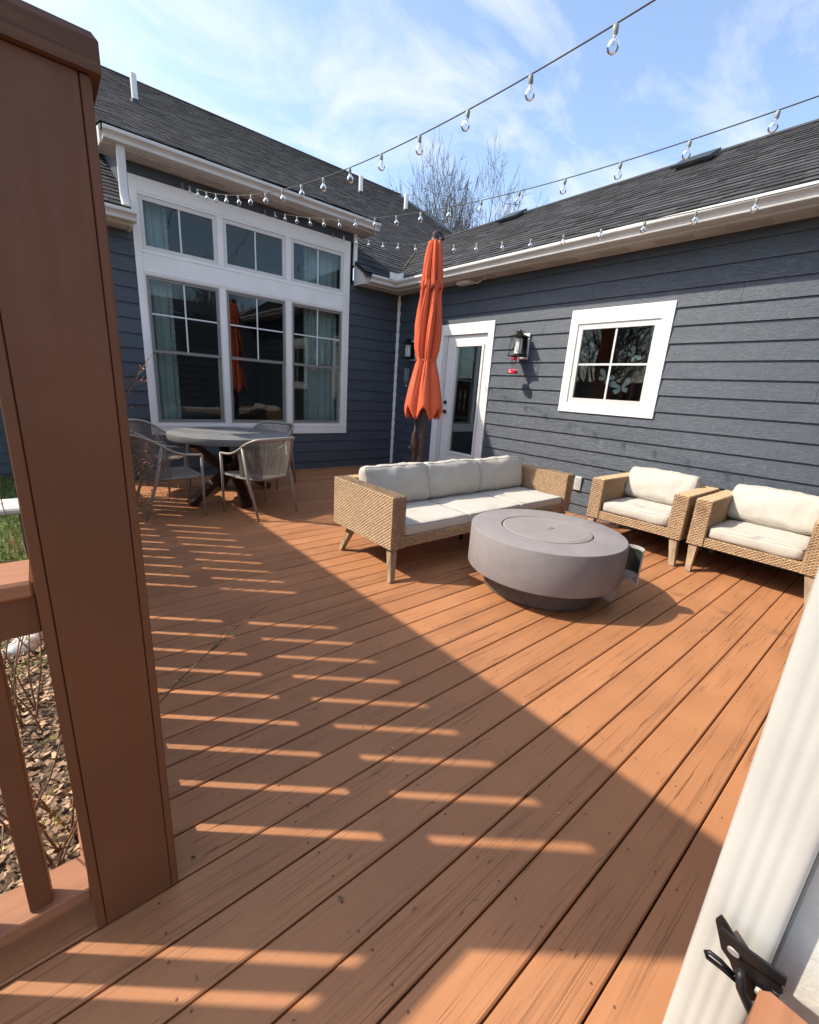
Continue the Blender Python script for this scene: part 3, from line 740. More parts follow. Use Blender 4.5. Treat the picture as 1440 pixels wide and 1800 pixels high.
# latch: bracket on the wall trim, a fork and a bent bar
lt = thing('gate_latch', 'black metal gate latch with bent bar fixed to white trim beside the downspout', 'gate latch', (.80, -.075, .50))
def P(px, py, X):
    dirv = rt*((px-720)/760.81)-up*((py-900)/760.81)+fw
    return dirv*(X/dirv.x)+Vector((0, 0, 1.4))
def plate(pts, X, th, mat, name, parent, off=0.):
    m = MB(); n = len(pts); a = [P(x, y, X) for (x, y) in pts]; nn = Vector((1, .15, .35)).normalized()
    m.add(a+[p+nn*th for p in a], [tuple(range(n))[::-1], tuple(range(n, 2*n))]+[(i, (i+1) % n, n+(i+1) % n, n+i) for i in range(n)]); m.fix = True
    return m.build(name, mat, parent)
LX = .785
plate([(1258, 1618), (1268, 1611), (1276, 1622), (1300, 1662), (1340, 1700), (1376, 1730), (1372, 1745), (1368, 1757), (1350, 1771), (1318, 1757), (1300, 1738), (1292, 1715), (1282, 1688), (1268, 1668)], LX, .004, 'black', 'back_plate', lt)
plate([(1262, 1640), (1268, 1632), (1316, 1672), (1384, 1722), (1380, 1735), (1312, 1690)], LX-.014, .004, 'black', 'strike_fork', lt)
m = MB(); m.tube([P(1296, 1726, LX-.02), P(1270, 1703, LX-.03), P(1243, 1682, LX-.035), P(1241, 1674, LX-.035), P(1248, 1674, LX-.035), P(1268, 1690, LX-.03), P(1288, 1712, LX-.02)], .0035, 8); m.build('release_loop', 'black', lt, smooth='all')
m = MB(); m.tube([P(1304, 1704, LX-.012), P(1301, 1716, LX-.02), P(1303, 1738, LX-.022), P(1318, 1772, LX-.02), P(1345, 1830, LX-.02)], .0075, 12); m.build('latch_bar', 'black', lt, smooth='all')
m = MB(); q = P(1337, 1742, LX-.004); m.tube([q, q-Vector((.006, 0, .002))], .0065, 12); m.build('rivet', 'panel_edge', lt)
m = MB(); q = P(1290, 1672, LX-.0045); m.tube([q, q-Vector((.003, 0, .001))], .0085, 16); m.build('pivot_disc', 'panel_edge', lt)
m = MB(); m.tube([P(1366, 1738, LX+.004), P(1366, 1738, .8695)], .008, 8); m.build('mounting_bolt', 'black', lt)
gp = thing('gate_rail', 'orange brown stained rail end of the open gate below the latch', 'gate', (.72, -.16, .30))
a_ = P(1392, 1812, .70); m = MB(); m.bbox(.66, .745, -.20, a_.y+.040, .10, a_.z-.006, .012); m.build('rail_end', 'rail', gp)
m = MB(); m.bbox(.668, .738, -.56, -.2005, .38, a_.z-.012, .006); m.build('rail', 'rail', gp)
m = MB(); m.bbox(.672, .734, -.56, a_.y+.02, .02, .0995, .006); m.build('rail', 'rail', gp)

# ------------------------------------------------------------------ post, railing, fence
po = thing('deck_post', 'tall dark brown boxed post with a weathered cap at the deck edge', 'post', (.041, 1.16, 0))
PX0, PX1, PY0, PY1, PH = -.054, .136, 1.065, 1.255, 1.88
m = MB(); m.bbox(PX0+.0218, PX1-.0178, PY0, PY0+.02, .004, PH, .0015); m.build('face_board', 'post', po)
m = MB(); m.bbox(PX0, PX0+.0205, PY0+.0002, PY1, .004, PH, .002); m.build('side_board', 'post', po)
m = MB(); m.bbox(PX1-.0165, PX1, PY0+.0002, PY1, .004, PH, .002); m.build('side_board', 'post', po)
m = MB(); m.box(PX0+.0225, PX1-.0185, PY1-.02, PY1-.0005, .004, PH); m.build('face_board', 'post', po)
m = MB(); m.box(PX0+.023, PX1-.019, PY0+.0205, PY1-.0205, .004, PH-.002); m.build('core', 'wicker_base', po)
m = MB(); vs = []
e = .014
for (dz, ins) in ((0, e), (.045, e), (.058, e-.008), (.085, -.055)):
    for (sx, sy) in ((-1,-1),(1,-1),(1,1),(-1,1)):
        cx, cy = (PX0+PX1)/2, (PY0+PY1)/2; hx, hy = (PX1-PX0)/2+ins, (PY1-PY0)/2+ins; vs.append((cx+sx*hx, cy+sy*hy, PH+.001+dz))
m.add(vs, [(i*4+j, i*4+(j+1) % 4, (i+1)*4+(j+1) % 4, (i+1)*4+j) for i in range(3) for j in range(4)]+[(3, 2, 1, 0), (12, 13, 14, 15)]); m.build('cap', m_wood('weathered_cap', (.075, .032, .018), (.13, .062, .036), (3, 60, 60), .7), po)

ra = thing('deck_railing', 'brown deck railing with flat cap rail running left from the tall post', 'railing', (-.8, 1.15, 0))
m = MB(); m.bbox(-1.6, PX0-.001, 1.075, 1.215, .952, .988, .006); m.build('cap_rail', 'rail', ra)
m = MB(); m.bbox(-1.6, PX0-.001, 1.095, 1.135, .862, .951, .003); m.build('top_rail', 'post', ra)
m = MB(); m.bbox(-1.6, PX0-.001, 1.120, 1.235, .055, .093, .004); m.build('bottom_rail', 'rail', ra)
me = None
for k in range(12):
    if me is None:
        mm = MB(); mm.bbox(-.022, .022, 1.136, 1.176, .094, .951, .002); me = mm.mesh('baluster', MT['post'])
    link('baluster', me, ra, loc=(-.153-.124*k, 0, 0))
m = MB(); m.box(-1.6, -1.51, 1.08, 1.22, -.45, .951); m.build('end_post', 'post', ra)

fe = thing('privacy_fence', 'tall brown board fence with narrow gaps running from the post to the house', 'fence', (.09, 4.0, 0))
fp = MB(); fp.bbox(-.012, .012, -.0785, .0785, .06, 1.50, .002); fme = fp.mesh('fence_board', MT['post'])
gaps = [1.325+.2025*k for k in range(9)]+[3.50+.205*k for k in range(15)]
for i in range(len(gaps)-1):
    if gaps[i+1]-gaps[i] > .3: continue
    link('fence_board', fme, fe, loc=(.085, (gaps[i]+gaps[i+1])/2, 0))
for (q0, q1) in ((1.257, 1.30), (2.972, 3.108), (3.342, 3.474)): m = MB(); m.bbox(.073, .097, q0, q1, .06, 1.50, .002); m.build('fence_board', 'post', fe)
def fr(name, x0, x1, z0, z1, mat='post', y0=1.257, y1=6.70):
    m = MB(); m.bbox(x0, x1, y0, y1, z0, z1, .003); m.build(name, mat, fe)
fr('mid_rail', .0975, .125, .755, .885); fr('bottom_rail', .0975, .12, .06, .13); fr('top_panel', .05, .125, 1.501, 1.862); fr('cap_rail', .03, .134, 1.8625, 1.895, 'rail')
for y in (3.225, 5.38): m = MB(); m.bbox(.03, .128, y-.06 if False else y-.115, y+.115, .004, 1.50, .003); m.build('fence_post', 'post', fe)

# ------------------------------------------------------------------ sofa and armchairs
def weave(m, O, U, V, N, cu=.036, cv=.0125, h=.0058, seed=3):
    rs = random.Random(seed); O, U, V, N = Vector(O), Vector(U), Vector(V), Vector(N).normalized()
    lu, lv = U.length, V.length; U.normalize(); V.normalize(); nv = max(1, round(lv/cv)); cv = lv/nv
    nu = max(1, round(lu/cu)); cu = lu/nu
    for j in range(nv):
        off = (.5 if j % 2 else 0.)
        for i in range(-1, nu+1):
            a, b = (i+off)*cu, (i+off+1)*cu; a, b = max(a, 0), min(b, lu)
            if b-a < .006: continue
            c, d_ = j*cv, (j+1)*cv; tn = rs.uniform(.86, 1.14)
            q = [O+U*a+V*(c+cv*.5), O+U*(a+(b-a)*.22)+V*(c+.001), O+U*(b-(b-a)*.22)+V*(c+.001), O+U*b+V*(c+cv*.5), O+U*(b-(b-a)*.22)+V*(d_-.0005), O+U*(a+(b-a)*.22)+V*(d_-.0005)]
            hh = h*rs.uniform(.8, 1.2); t1, t2 = O+U*(a+(b-a)*.3)+V*((c+d_)/2)+N*hh, O+U*(b-(b-a)*.3)+V*((c+d_)/2)+N*hh
            m.add(q+[t1, t2], [(0, 1, 6), (1, 2, 7, 6), (2, 3, 7), (3, 4, 7), (4, 5, 6, 7), (5, 0, 6)], tn)
def wicker_box(parent, name, x0, x1, y0, y1, z0, z1, faces, seed=1):
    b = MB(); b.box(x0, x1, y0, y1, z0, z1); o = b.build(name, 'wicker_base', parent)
    w_ = MB()
    if '-x' in faces: weave(w_, (x0, y1, z0), (0, y0-y1, 0), (0, 0, z1-z0), (-1, 0, 0), seed=seed)
    if '+x' in faces: weave(w_, (x1, y0, z0), (0, y1-y0, 0), (0, 0, z1-z0), (1, 0, 0), seed=seed+1)
    if '-y' in faces: weave(w_, (x0, y0, z0), (x1-x0, 0, 0), (0, 0, z1-z0), (0, -1, 0), seed=seed+2)
    if '+y' in faces: weave(w_, (x1, y1, z0), (x0-x1, 0, 0), (0, 0, z1-z0), (0, 1, 0), seed=seed+3)
    if '+z' in faces:
        if x1-x0 > y1-y0: weave(w_, (x0, y0, z1), (0, y1-y0, 0), (x1-x0, 0, 0) , (0, 0, 1), cv=.0128, seed=seed+4)
        else: weave(w_, (x0, y0, z1), (x1-x0, 0, 0), (0, y1-y0, 0), (0, 0, 1), cv=.0128, seed=seed+4)
    tag(w_.build('weave', 'wicker', o), kind='stuff'); return o
def cushion(parent, name, c, half, bulge, seed, tilt=None, r=.03, seg=(16, 12, 5), wr=.004, seam=True):
    hx, hy, hz = half; vs = {}; m = MB(); idx = {}
    nx, ny_, nz = seg; fs = []
    def vert(i, j, k):
        if (i, j, k) in idx: return idx[i, j, k]
        p = Vector((-hx+2*hx*i/nx, -hy+2*hy*j/ny_, -hz+2*hz*k/nz))
        core = Vector((max(-hx+r, min(hx-r, p.x)), max(-hy+r, min(hy-r, p.y)), max(-hz+r, min(hz-r, p.z))))
        dlt = p-core
        if dlt.length > 1e-6: p = core+dlt.normalized()*r
        u, v, w_ = p.x/hx, p.y/hy, p.z/hz
        p.z += bulge*(1-u*u)*(1-v*v)*(1 if w_ > 0 else -.3)*abs(w_)
        p.x += .25*bulge*(1-v*v)*(1-w_*w_)*(1 if u > 0 else -1)*abs(u)**4; p.y += .25*bulge*(1-u*u)*(1-w_*w_)*(1 if v > 0 else -1)*abs(v)**4
        s = Vector((p.x*9+seed*7.3, p.y*9, p.z*9)); nn = noise.noise_vector(s)*wr*2+noise.noise_vector(s*2.7)*wr
        # corners pull in a little
        p += nn; idx[i, j, k] = len(m.v); m.v.append(tuple(p)); return idx[i, j, k]
    for i in range(nx):
        for j in range(ny_):
            fs.append((vert(i, j, nz), vert(i+1, j, nz), vert(i+1, j+1, nz), vert(i, j+1, nz))); fs.append((vert(i, j+1, 0), vert(i+1, j+1, 0), vert(i+1, j, 0), vert(i, j, 0)))
    for i in range(nx):
        for k in range(nz):
            fs.append((vert(i, 0, k), vert(i+1, 0, k), vert(i+1, 0, k+1), vert(i, 0, k+1))); fs.append((vert(i+1, ny_, k), vert(i, ny_, k), vert(i, ny_, k+1), vert(i+1, ny_, k+1)))
    for j in range(ny_):
        for k in range(nz):
            fs.append((vert(0, j+1, k), vert(0, j, k), vert(0, j, k+1), vert(0, j+1, k+1))); fs.append((vert(nx, j, k), vert(nx, j+1, k), vert(nx, j+1, k+1), vert(nx, j, k+1)))
    m.f = fs; m.t = [1.]*len(fs)
    X = Matrix.Translation(c) @ (tilt if tilt is not None else Matrix.Identity(4))
    m.v = [tuple(X @ Vector(p)) for p in m.v]
    o = m.build(name, 'cushion', parent, smooth='all')
    if seam:
        ring = []
        for (kk) in (nz,):
            pts = []
            lst = [(i, 0) for i in range(nx)]+[(nx, j) for j in range(ny_)]+[(i, ny_) for i in range(nx, 0, -1)]+[(0, j) for j in range(ny_, 0, -1)]
            for (i, j) in lst: pts.append(Vector(m.v[idx[i, j, kk]]))
            pts.append(pts[0]); q = MB(); q.tube(pts, .0032, 5, False); q.build('piping', 'piping', o, smooth='all')
    return o
def leg(parent, a, b, r0_, r1_, mat='leg_wood'):
    m = MB(); a, b = Vector(a), Vector(b); d_ = (b-a).normalized(); ax = Vector((1, 0, 0)); ax = (ax-d_*ax.dot(d_)).normalized(); ay = d_.cross(ax)
    vs = [p+ax*r*i+ay*r*j for (p, r) in ((a, r0_), (b, r1_)) for (i, j) in ((-1,-1),(1,-1),(1,1),(-1,1))]
    m.add(vs, [(3,2,1,0),(4,5,6,7),(0,1,5,4),(1,2,6,5),(2,3,7,6),(3,0,4,7)]); m.fix = True; m.build('leg', mat, parent)

SX0, SX1, SY0, SY1, AT, AB = 1.875, 4.33, 2.375, 3.21, .65, .245
sofa = thing('wicker_sofa', 'three seat woven wicker sofa with pale cushions behind the round fire table', 'sofa', ((SX0+SX1)/2, (SY0+SY1)/2, 0))
AW = .125
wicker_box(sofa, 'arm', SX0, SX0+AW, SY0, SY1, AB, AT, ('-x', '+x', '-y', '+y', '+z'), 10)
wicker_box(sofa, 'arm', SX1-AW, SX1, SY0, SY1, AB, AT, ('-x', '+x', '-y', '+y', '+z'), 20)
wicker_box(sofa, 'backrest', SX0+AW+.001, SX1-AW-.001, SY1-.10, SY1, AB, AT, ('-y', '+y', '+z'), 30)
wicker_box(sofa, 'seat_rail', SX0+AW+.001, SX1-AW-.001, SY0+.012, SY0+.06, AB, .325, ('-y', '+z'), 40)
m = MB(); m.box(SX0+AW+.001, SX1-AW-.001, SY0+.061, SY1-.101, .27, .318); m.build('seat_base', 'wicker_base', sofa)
IX0, IX1 = SX0+AW+.008, SX1-AW-.008; cw = (IX1-IX0)/3
for i in range(3):
    cushion(sofa, 'seat_cushion', (IX0+cw*(i+.5), (SY0+.02+SY1-.105)/2, .368), (cw/2-.0012, (SY1-.105-SY0-.02)/2, .044), .006, i+1, seg=(18, 16, 4), r=.016, wr=.0022)
for i in range(3):
    tl = Matrix.Rotation(math.radians(-14+i*2), 4, 'X') @ Matrix.Rotation(math.radians((2, -1, -2)[i]), 4, 'Z') @ Matrix.Rotation(PI/2, 4, 'X')
    cushion(sofa, 'back_cushion', (IX0+cw*(i+.5)+(.02, 0, -.01)[i], SY1-.205, .585), (cw/2+.002, .172, .062), .045, i+11, tl, .045, (24, 14, 5), .0065)
leg(sofa, (1.985, 3.06, .247), (1.905, 3.125, .0), .030, .017); leg(sofa, (1.935, 2.44, .247), (1.868, 2.345, .0), .030, .019)
leg(sofa, (4.22, 3.06, .247), (4.30, 3.125, .0), .030, .017); leg(sofa, (4.27, 2.44, .247), (4.335, 2.345, .0), .030, .019)
leg(sofa, (3.10, 2.80, .272), (3.10, 2.80, 0), .018, .016, 'black')

CX0, CX1, CY0, CY1, CAT, CAB = 4.325, 5.135, 1.255, 2.165, .655, .245
chair = thing('wicker_armchair', 'wicker armchair with speckled seat cushion standing next to the sofa end', 'armchair', ((CX0+CX1)/2, (CY0+CY1)/2, 0), 'wicker armchairs along the house wall')
CW = .125
wicker_box(chair, 'arm', CX0, CX1, CY1-CW, CY1, CAB, CAT, ('-x', '-y', '+y', '+z'), 50)
wicker_box(chair, 'arm', CX0, CX1, CY0, CY0+CW, CAB, CAT, ('-x', '-y', '+y', '+z'), 60)
wicker_box(chair, 'backrest', CX1-.10, CX1, CY0+CW+.001, CY1-CW-.001, CAB, CAT-.004, ('-x', '+z'), 70)
wicker_box(chair, 'seat_rail', CX0+.010, CX0+.055, CY0+CW+.001, CY1-CW-.001, CAB, .325, ('-x', '+z'), 80)
m = MB(); m.box(CX0+.056, CX1-.101, CY0+CW+.001, CY1-CW-.001, .27, .318); m.build('seat_base', 'wicker_base', chair)
sc = cushion(chair, 'seat_cushion', ((CX0+.02+CX1-.11)/2, (CY0+CY1)/2, .376), ((CX1-.11-CX0-.02)/2, (CY1-CY0)/2-CW-.008, .054), .016, 21, r=.032)
tl = Matrix.Rotation(math.radians(90-16), 4, 'Y')
cushion(chair, 'back_cushion', (CX1-.215, (CY0+CY1)/2+.01, .60), (.165, .335, .065), .045, 22, Matrix.Rotation(math.radians(18), 4, 'Y') @ Matrix.Rotation(-PI/2, 4, 'Y') @ Matrix.Rotation(PI, 4, 'Z'), .045, (14, 22, 5), .0065)
leg(chair, (CX0+.05, CY0+.06, .247), (CX0-.005, CY0+.012, 0), .034, .022); leg(chair, (CX0+.05, CY1-.05, .247), (CX0-.015, CY1+.02-.09, 0), .034, .020)
leg(chair, (CX1-.08, CY0+.06, .247), (CX1-.03, CY0+.02, 0), .03, .018); leg(chair, (CX1-.08, CY1-.06, .247), (CX1-.03, CY1-.02, 0), .03, .018)
ch2 = copy_tree(chair); ch2.location.y -= .965; ch2['label'] = 'wicker armchair with a long plain back pillow nearest the white downspout'
# specks on the first chair's seat
m = MB(); rs = random.Random(5)
for i in range(16):
    x, y = rs.uniform(4.44, 4.75), rs.uniform(1.42, 1.78); s = rs.uniform(.003, .008); a = rs.random()*6
    z = .376+.054+.016*(1-((x-4.675)/.33)**2)*(1-((y-1.71)/.32)**2)+.0045
    m.add([(x+s*math.cos(a+t), y+s*.6*math.sin(a+t), z) for t in (0, 1.4, 3.0, 4.5)], [(0, 1, 2, 3)])
m.build('speck', 'wicker_base', sc, kind='stuff')

# ------------------------------------------------------------------ fire table
FC = (2.827, 1.70); FR = .563
ft = thing('fire_table', 'round grey concrete fire table with a flat lid and an open side hatch', 'fire table', (*FC, 0))
m = MB(); m.lathe([(.40, .165), (FR-.012, .168), (FR-.002, .172), (FR, .18), (FR, .458), (FR-.003, .464), (FR-.010, .467), (.338, .467), (.336, .463), (.336, .44), (.1, .44)], 96, (*FC, 0), True, True); m.build('drum', 'fire', ft, smooth=30)
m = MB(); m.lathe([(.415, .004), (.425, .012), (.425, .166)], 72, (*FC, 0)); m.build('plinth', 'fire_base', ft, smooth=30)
m = MB(); m.lathe([(.326, .4405), (.326, .466), (.318, .470), (.302, .4705), (.301, .4685), (.299, .4685), (.298, .4705)], 96, (*FC, 0)); lid = m.build('lid', 'lid', ft, smooth=30)
m = MB(); x, y = FC[0]+.02, FC[1]-.03; m.box(x-.045, x+.03, y-.004, y+.004, .4708, .4722); m.box(x+.0225, x+.030, y+.0042, y+.03, .4708, .4722); m.build('handle_slot', 'fire_base', lid)
# hatch, swung open
h0, h1 = Vector((3.105, 1.205, 0)), Vector((3.055, 1.075, 0)); m = MB(); n = 10; arc = []
dh = (h1-h0); nh = Vector((dh.y, -dh.x, 0)).normalized()
for i in range(n+1):
    u = i/n; p = h0+dh*u+nh*(-.045*4*u*(1-u)); arc.append(p)
def strip(m, ts, z0, z1, th, i0=0, i1=n, off=0.):
    vs = []
    for i in range(i0, i1+1):
        p = arc[i]+nh*off
        for (q, z) in ((0, z0), (0, z1), (th, z1), (th, z0)): vs.append((p.x+nh.x*q, p.y+nh.y*q, z))
    k = i1-i0+1
    m.add(vs, [(a*4+b, a*4+(b+1) % 4, (a+1)*4+(b+1) % 4, (a+1)*4+b) for a in range(k-1) for b in range(4)]+[(0, 1, 2, 3), ((k-1)*4+3, (k-1)*4+2, (k-1)*4+1, (k-1)*4)]); m.fix = True
strip(m, n, .185, .452, .016); hat = m.build('hatch', 'panel_edge', ft, smooth=40)
m = MB(); strip(m, n, .265, .432, .004, 1, n-1, .0165); m.build('hatch_plate', 'dark_plate', hat)
m = MB()
for (a, b) in ((1, n-1), (n-1, 1)): pa, pb = arc[a]+nh*.020, arc[b]+nh*.020; m.tube([(pa.x, pa.y, .195), (pb.x, pb.y, .262)], .006, 6)
m.build('hatch_brace', 'panel_edge', hat)
m = MB(); m.bbox(2.985, 3.055, 1.20, 1.262, .03, .15, .005); m.build('valve_box', 'panel_edge', ft)

# ------------------------------------------------------------------ umbrella
UXY = (3.29, 3.725)
um = thing('patio_umbrella', 'closed orange patio umbrella tied round its bronze pole behind the sofa', 'umbrella', (*UXY, 0))
def canopy(prof, nl, lob, tips, name, seed):
    n = nl*28; m = MB(); vs = []
    for (r, z, amp, tp) in prof:
        for j in range(n):
            a = 2*PI*j/n; ph = (nl*a) % (2*PI)
            c = math.cos(ph); fold = (abs(math.sin(ph/2)))**.7   # narrow creases between full pleats
            rr = r*(1-amp+amp*1.35*fold)+.006*noise.noise(Vector((math.cos(a)*2, math.sin(a)*2, z*4+seed)))
            rr += (r*.045*math.sin(nl*3*a+z*5+seed)+r*.03*math.sin(nl*5*a-z*9))*max(0, min(1, (z-1.38)*4))
            tw = .35*(z-1.1)+.25*math.sin(z*2+seed)
            zz = z-tp*(.5-.5*math.cos(ph+PI))*1.0
            vs.append((UXY[0]+rr*math.cos(a+tw), UXY[1]+rr*math.sin(a+tw), zz))
    k = len(prof)
    m.add(vs, [(i*n+j, i*n+(j+1) % n, (i+1)*n+(j+1) % n, (i+1)*n+j) for i in range(k-1) for j in range(n)])
    return m.build(name, 'orange', um, smooth='all')
canopy([(.192, 1.235, .16, .13), (.206, 1.232, .17, .13), (.203, 1.26, .18, .11), (.187, 1.34, .22, .05), (.160, 1.46, .27, .01), (.130, 1.58, .33, 0), (.100, 1.69, .38, 0), (.088, 1.727, .36, 0), (.100, 1.77, .42, 0), (.117, 1.85, .46, 0), (.125, 1.95, .48, 0), (.122, 2.08, .5, 0), (.112, 2.22, .5, 0), (.100, 2.34, .5, 0), (.094, 2.50, .45, 0)], 7, 0, 0, 'canopy', 1.)
canopy([(.080, 2.44, .5, .0), (.101, 2.43, .44, .05), (.098, 2.47, .42, .03), (.090, 2.60, .42, 0), (.078, 2.72, .42, 0), (.062, 2.83, .40, 0), (.052, 2.875, .3, 0), (.030, 2.884, .1, 0)], 8, 0, 0, 'vent_flap', 4.)
m = MB(); m.lathe([(.092, 1.715), (.097, 1.727), (.092, 1.74)], 40, (*UXY, 0), False, False); m.build('tie_strap', 'orange', um, smooth='all')
m = MB(); m.lathe([(.033, .05), (.033, 1.5)], 20, (*UXY, 0)); m.build('pole', 'brownmetal', um, smooth=40)
m = MB(); a_ = Vector((UXY[0]-.055, UXY[1]+.045, 0)); m.tube([a_+Vector((0, 0, .35)), a_+Vector((0, 0, 1.25))], .017, 12); m.build('side_tube', 'brownmetal', um, smooth='all')
m = MB(); m.lathe([(.012, -.13), (.032, -.10), (.036, -.02), (.028, .06), (.018, .09)], 14, (a_.x-.01, a_.y, .87)); ck = m.build('crank_housing', 'brownmetal', um, smooth=40)
m = MB(); m.tube([(a_.x-.02, a_.y, .80), (a_.x-.07, a_.y+.0, .79), (a_.x-.075, a_.y, .72)], .007, 8); m.build('crank_handle', 'black', ck, smooth='all')
m = MB(); m.lathe([(.045, 2.872), (.04, 2.90), (.030, 2.905), (.034, 2.925), (.030, 2.95), (.012, 2.962)], 20, (*UXY, 0)); m.build('finial', 'brownmetal', um, smooth=40)
m = MB(); m.tube([(UXY[0]+.05*math.cos(t)*.8+.018, UXY[1]-.05*math.cos(t)*.8-.018, 2.885+.075*math.sin(t)) for t in [i*PI/10 for i in range(11)]], .012, 8); m.build('top_handle', 'black', um, smooth='all')
m = MB(); m.lathe([(.26, .004), (.26, .03), (.22, .055), (.06, .075), (.045, .30), (.038, .30)], 36, (*UXY, 0)); m.build('base', 'black', um, smooth=40)

# ------------------------------------------------------------------ dining set
TC = (1.715, 5.39); TR = .675
dt = thing('dining_table', 'round grey topped outdoor table on crossed dark wood legs', 'table', (*TC, 0))
m = MB(); m.lathe([(.3, .704), (TR-.012, .704), (TR-.004, .708), (TR, .716), (TR, .774), (TR-.002, .7785), (TR-.006, .78)], 96, (*TC, 0)); m.build('table_top', 'table_top', dt, smooth=30)
for a in (206, 266, 26, 86):
    A = math.radians(a); ux, uy = math.cos(A), math.sin(A); side = Vector((-uy, ux, 0))
    for (q, nm) in ((((.60, .0), (.06, .34)), 'foot'), (((.06, .30), (.52, .70)), 'brace')):
        (ra_, za), (rb, zb) = q; pa, pb = Vector((TC[0]+ux*ra_, TC[1]+uy*ra_, za+(.035 if za == 0 else 0))), Vector((TC[0]+ux*rb, TC[1]+uy*rb, zb-(.03 if zb == .70 else 0)))
        dd = (pb-pa); m = MB(); m.obox((pa+pb)/2, dd.normalized(), dd.length/2+.01, side, .052, dd.normalized().cross(side), .034); m.build(nm, 'walnut', dt)
m = MB(); m.lathe([(.11, .26), (.13, .34), (.11, .42)], 8, (*TC, 0)); m.build('hub', 'walnut', dt)
m = MB(); m.lathe([(.50, .680), (.50, .7035)], 40, (*TC, 0)); m.build('under_plate', 'walnut', dt)

# chair in its own frame at the origin, front is +y
dc = thing('rope_chair', 'grey rope dining chair seen from behind its slanting back by the round table', 'chair', (0, 0, 0), 'rope dining chairs round the grey table')
def arm_pt(u): # u in [-1,1] along the arm-back-arm loop
    s = 1 if u >= 0 else -1; a = abs(u)
    ctrl = [(0, -.335, .835), (.14, -.325, .835), (.245, -.265, .825), (.285, -.15, .775), (.295, -.02, .695), (.295, .10, .655), (.290, .26, .645)]
    t = a*(len(ctrl)-1); i = min(int(t), len(ctrl)-2); f = t-i
    p0, p1, p2, p3 = [Vector(ctrl[max(0, min(len(ctrl)-1, j))]) for j in (i-1, i, i+1, i+2)]
    if i == 0: p0 = Vector((-ctrl[1][0], ctrl[1][1], ctrl[1][2]))
    v = .5*((2*p1)+(-p0+p2)*f+(2*p0-5*p1+4*p2-p3)*f*f+(-p0+3*p1-3*p2+p3)*f**3)
    return Vector((s*v.x, v.y, v.z))
m = MB(); m.tube([arm_pt(-1+2*i/48) for i in range(49)], [.013+.007*(1-min(1, abs(-1+2*i/48)/.65)) for i in range(49)], 10); m.build('arm_loop', 'chair_frame', dc, smooth='all')
for s in (-1, 1):
    m = MB(); m.tube([(s*.290, .255, .645), (s*.285, .25, .42), (s*.278, .26, .0)], [.014, .015, .012], 10); m.build('leg', 'chair_frame', dc, smooth='all')
    m = MB(); m.tube([(s*.289, -.10, .735), (s*.280, -.16, .42), (s*.262, -.29, .0)], [.015, .017, .012], 10); m.build('leg', 'chair_frame', dc, smooth='all')
def seat_back(u): # lower rail of the back
    ctrl = [(0, -.235), (.16, -.225), (.235, -.18), (.26, -.06), (.265, .04)]
    a = abs(u); s = 1 if u >= 0 else -1; t = a*(len(ctrl)-1); i = min(int(t), len(ctrl)-2); f = t-i
    return Vector((s*(ctrl[i][0]*(1-f)+ctrl[i+1][0]*f), ctrl[i][1]*(1-f)+ctrl[i+1][1]*f, .415))
m = MB(); m.tube([seat_back(-1+i/16) for i in range(33)]+[Vector((.27, .25, .425)), Vector((0, .27, .41)), Vector((-.27, .25, .425)), seat_back(-1)], .014, 8); m.build('seat_frame', 'rope', dc, smooth='all')
m = MB(); rs = random.Random(8)
for i in range(64):
    u = -1+2*(i+.5)/64; a, b = arm_pt(u*.66), seat_back(u*.86); mid = (a+b)/2+Vector((0, -.012, 0)); m.tube([a, mid, b], .0046, 5, False, rs.uniform(.8, 1.15))
m.build('rope_back', 'rope', dc, smooth='all')
m = MB()
for i in range(40):
    y = -.215+.475*i/39; hw_ = .262 if y > -.1 else .262-.06*((-.1-y)/.115); m.tube([(-hw_, y, .425), (0, y, .405), (hw_, y, .425)], .0052, 5, False, rs.uniform(.8, 1.15))
for i in range(18):
    x = -.24+.48*i/17; m.tube([(x, -.215, .421), (x*1.02, .02, .412), (x*1.05, .255, .421)], .004, 4, False, rs.uniform(.7, 1.0))
m.build('rope_seat', 'rope', dc, smooth='all')
def face_to(o, c, fwd): o.location = (c[0], c[1], .001); o.rotation_euler = (0, 0, math.atan2(-fwd[0], fwd[1]))
spots = [((1.755, 4.60), (-.31, .95), None), ((.925, 4.945), (1, .04), 'grey rope chair with its arm toward the deck beside the tall post'),
         ((1.02, 6.02), (.80, -.60), 'grey rope chair tucked between the table and the window behind the thorny twigs'), ((2.36, 5.86), (-.80, -.60), 'grey rope chair half hidden beyond the table under the window end')]
for i, (c, fwd, lab) in enumerate(spots):
    o = dc if i == 0 else copy_tree(dc)
    if lab: o['label'] = lab
    if i == 0: first = (o, c, fwd)
    else: face_to(o, c, fwd)
face_to(*first)

# ------------------------------------------------------------------ string lights
sock = MB(); sock.lathe([(.0085, .008), (.0125, .002), (.0125, -.022), (.0105, -.028), (.0105, -.034)], 12); sock_me = sock.mesh('socket', MT['socket'], 40)
glb = MB(); glb.lathe([(.010, -.034), (.0112, -.040), (.0185, -.047), (.0235, -.056), (.0255, -.066), (.0245, -.076), (.0200, -.085), (.0125, -.0915), (.004, -.0935)], 16, cap0=False); glb_me = glb.mesh('globe', MT['bulb_glass'], 'all')
fil = MB(); fil.tube([(0, 0, -.034), (0, 0, -.058)], .0018, 5); fil.tube([(-.006, 0, -.061), (0, 0, -.056), (.006, 0, -.061)], .0012, 4); fil_me = fil.mesh('filament', MT['filament'])
labels = ('string of clear bulbs hung from the dormer eave, the one farthest from the low roof', 'string of clear bulbs hung between the other two light strings', 'string of clear bulbs running just in front of the low roof gutter')
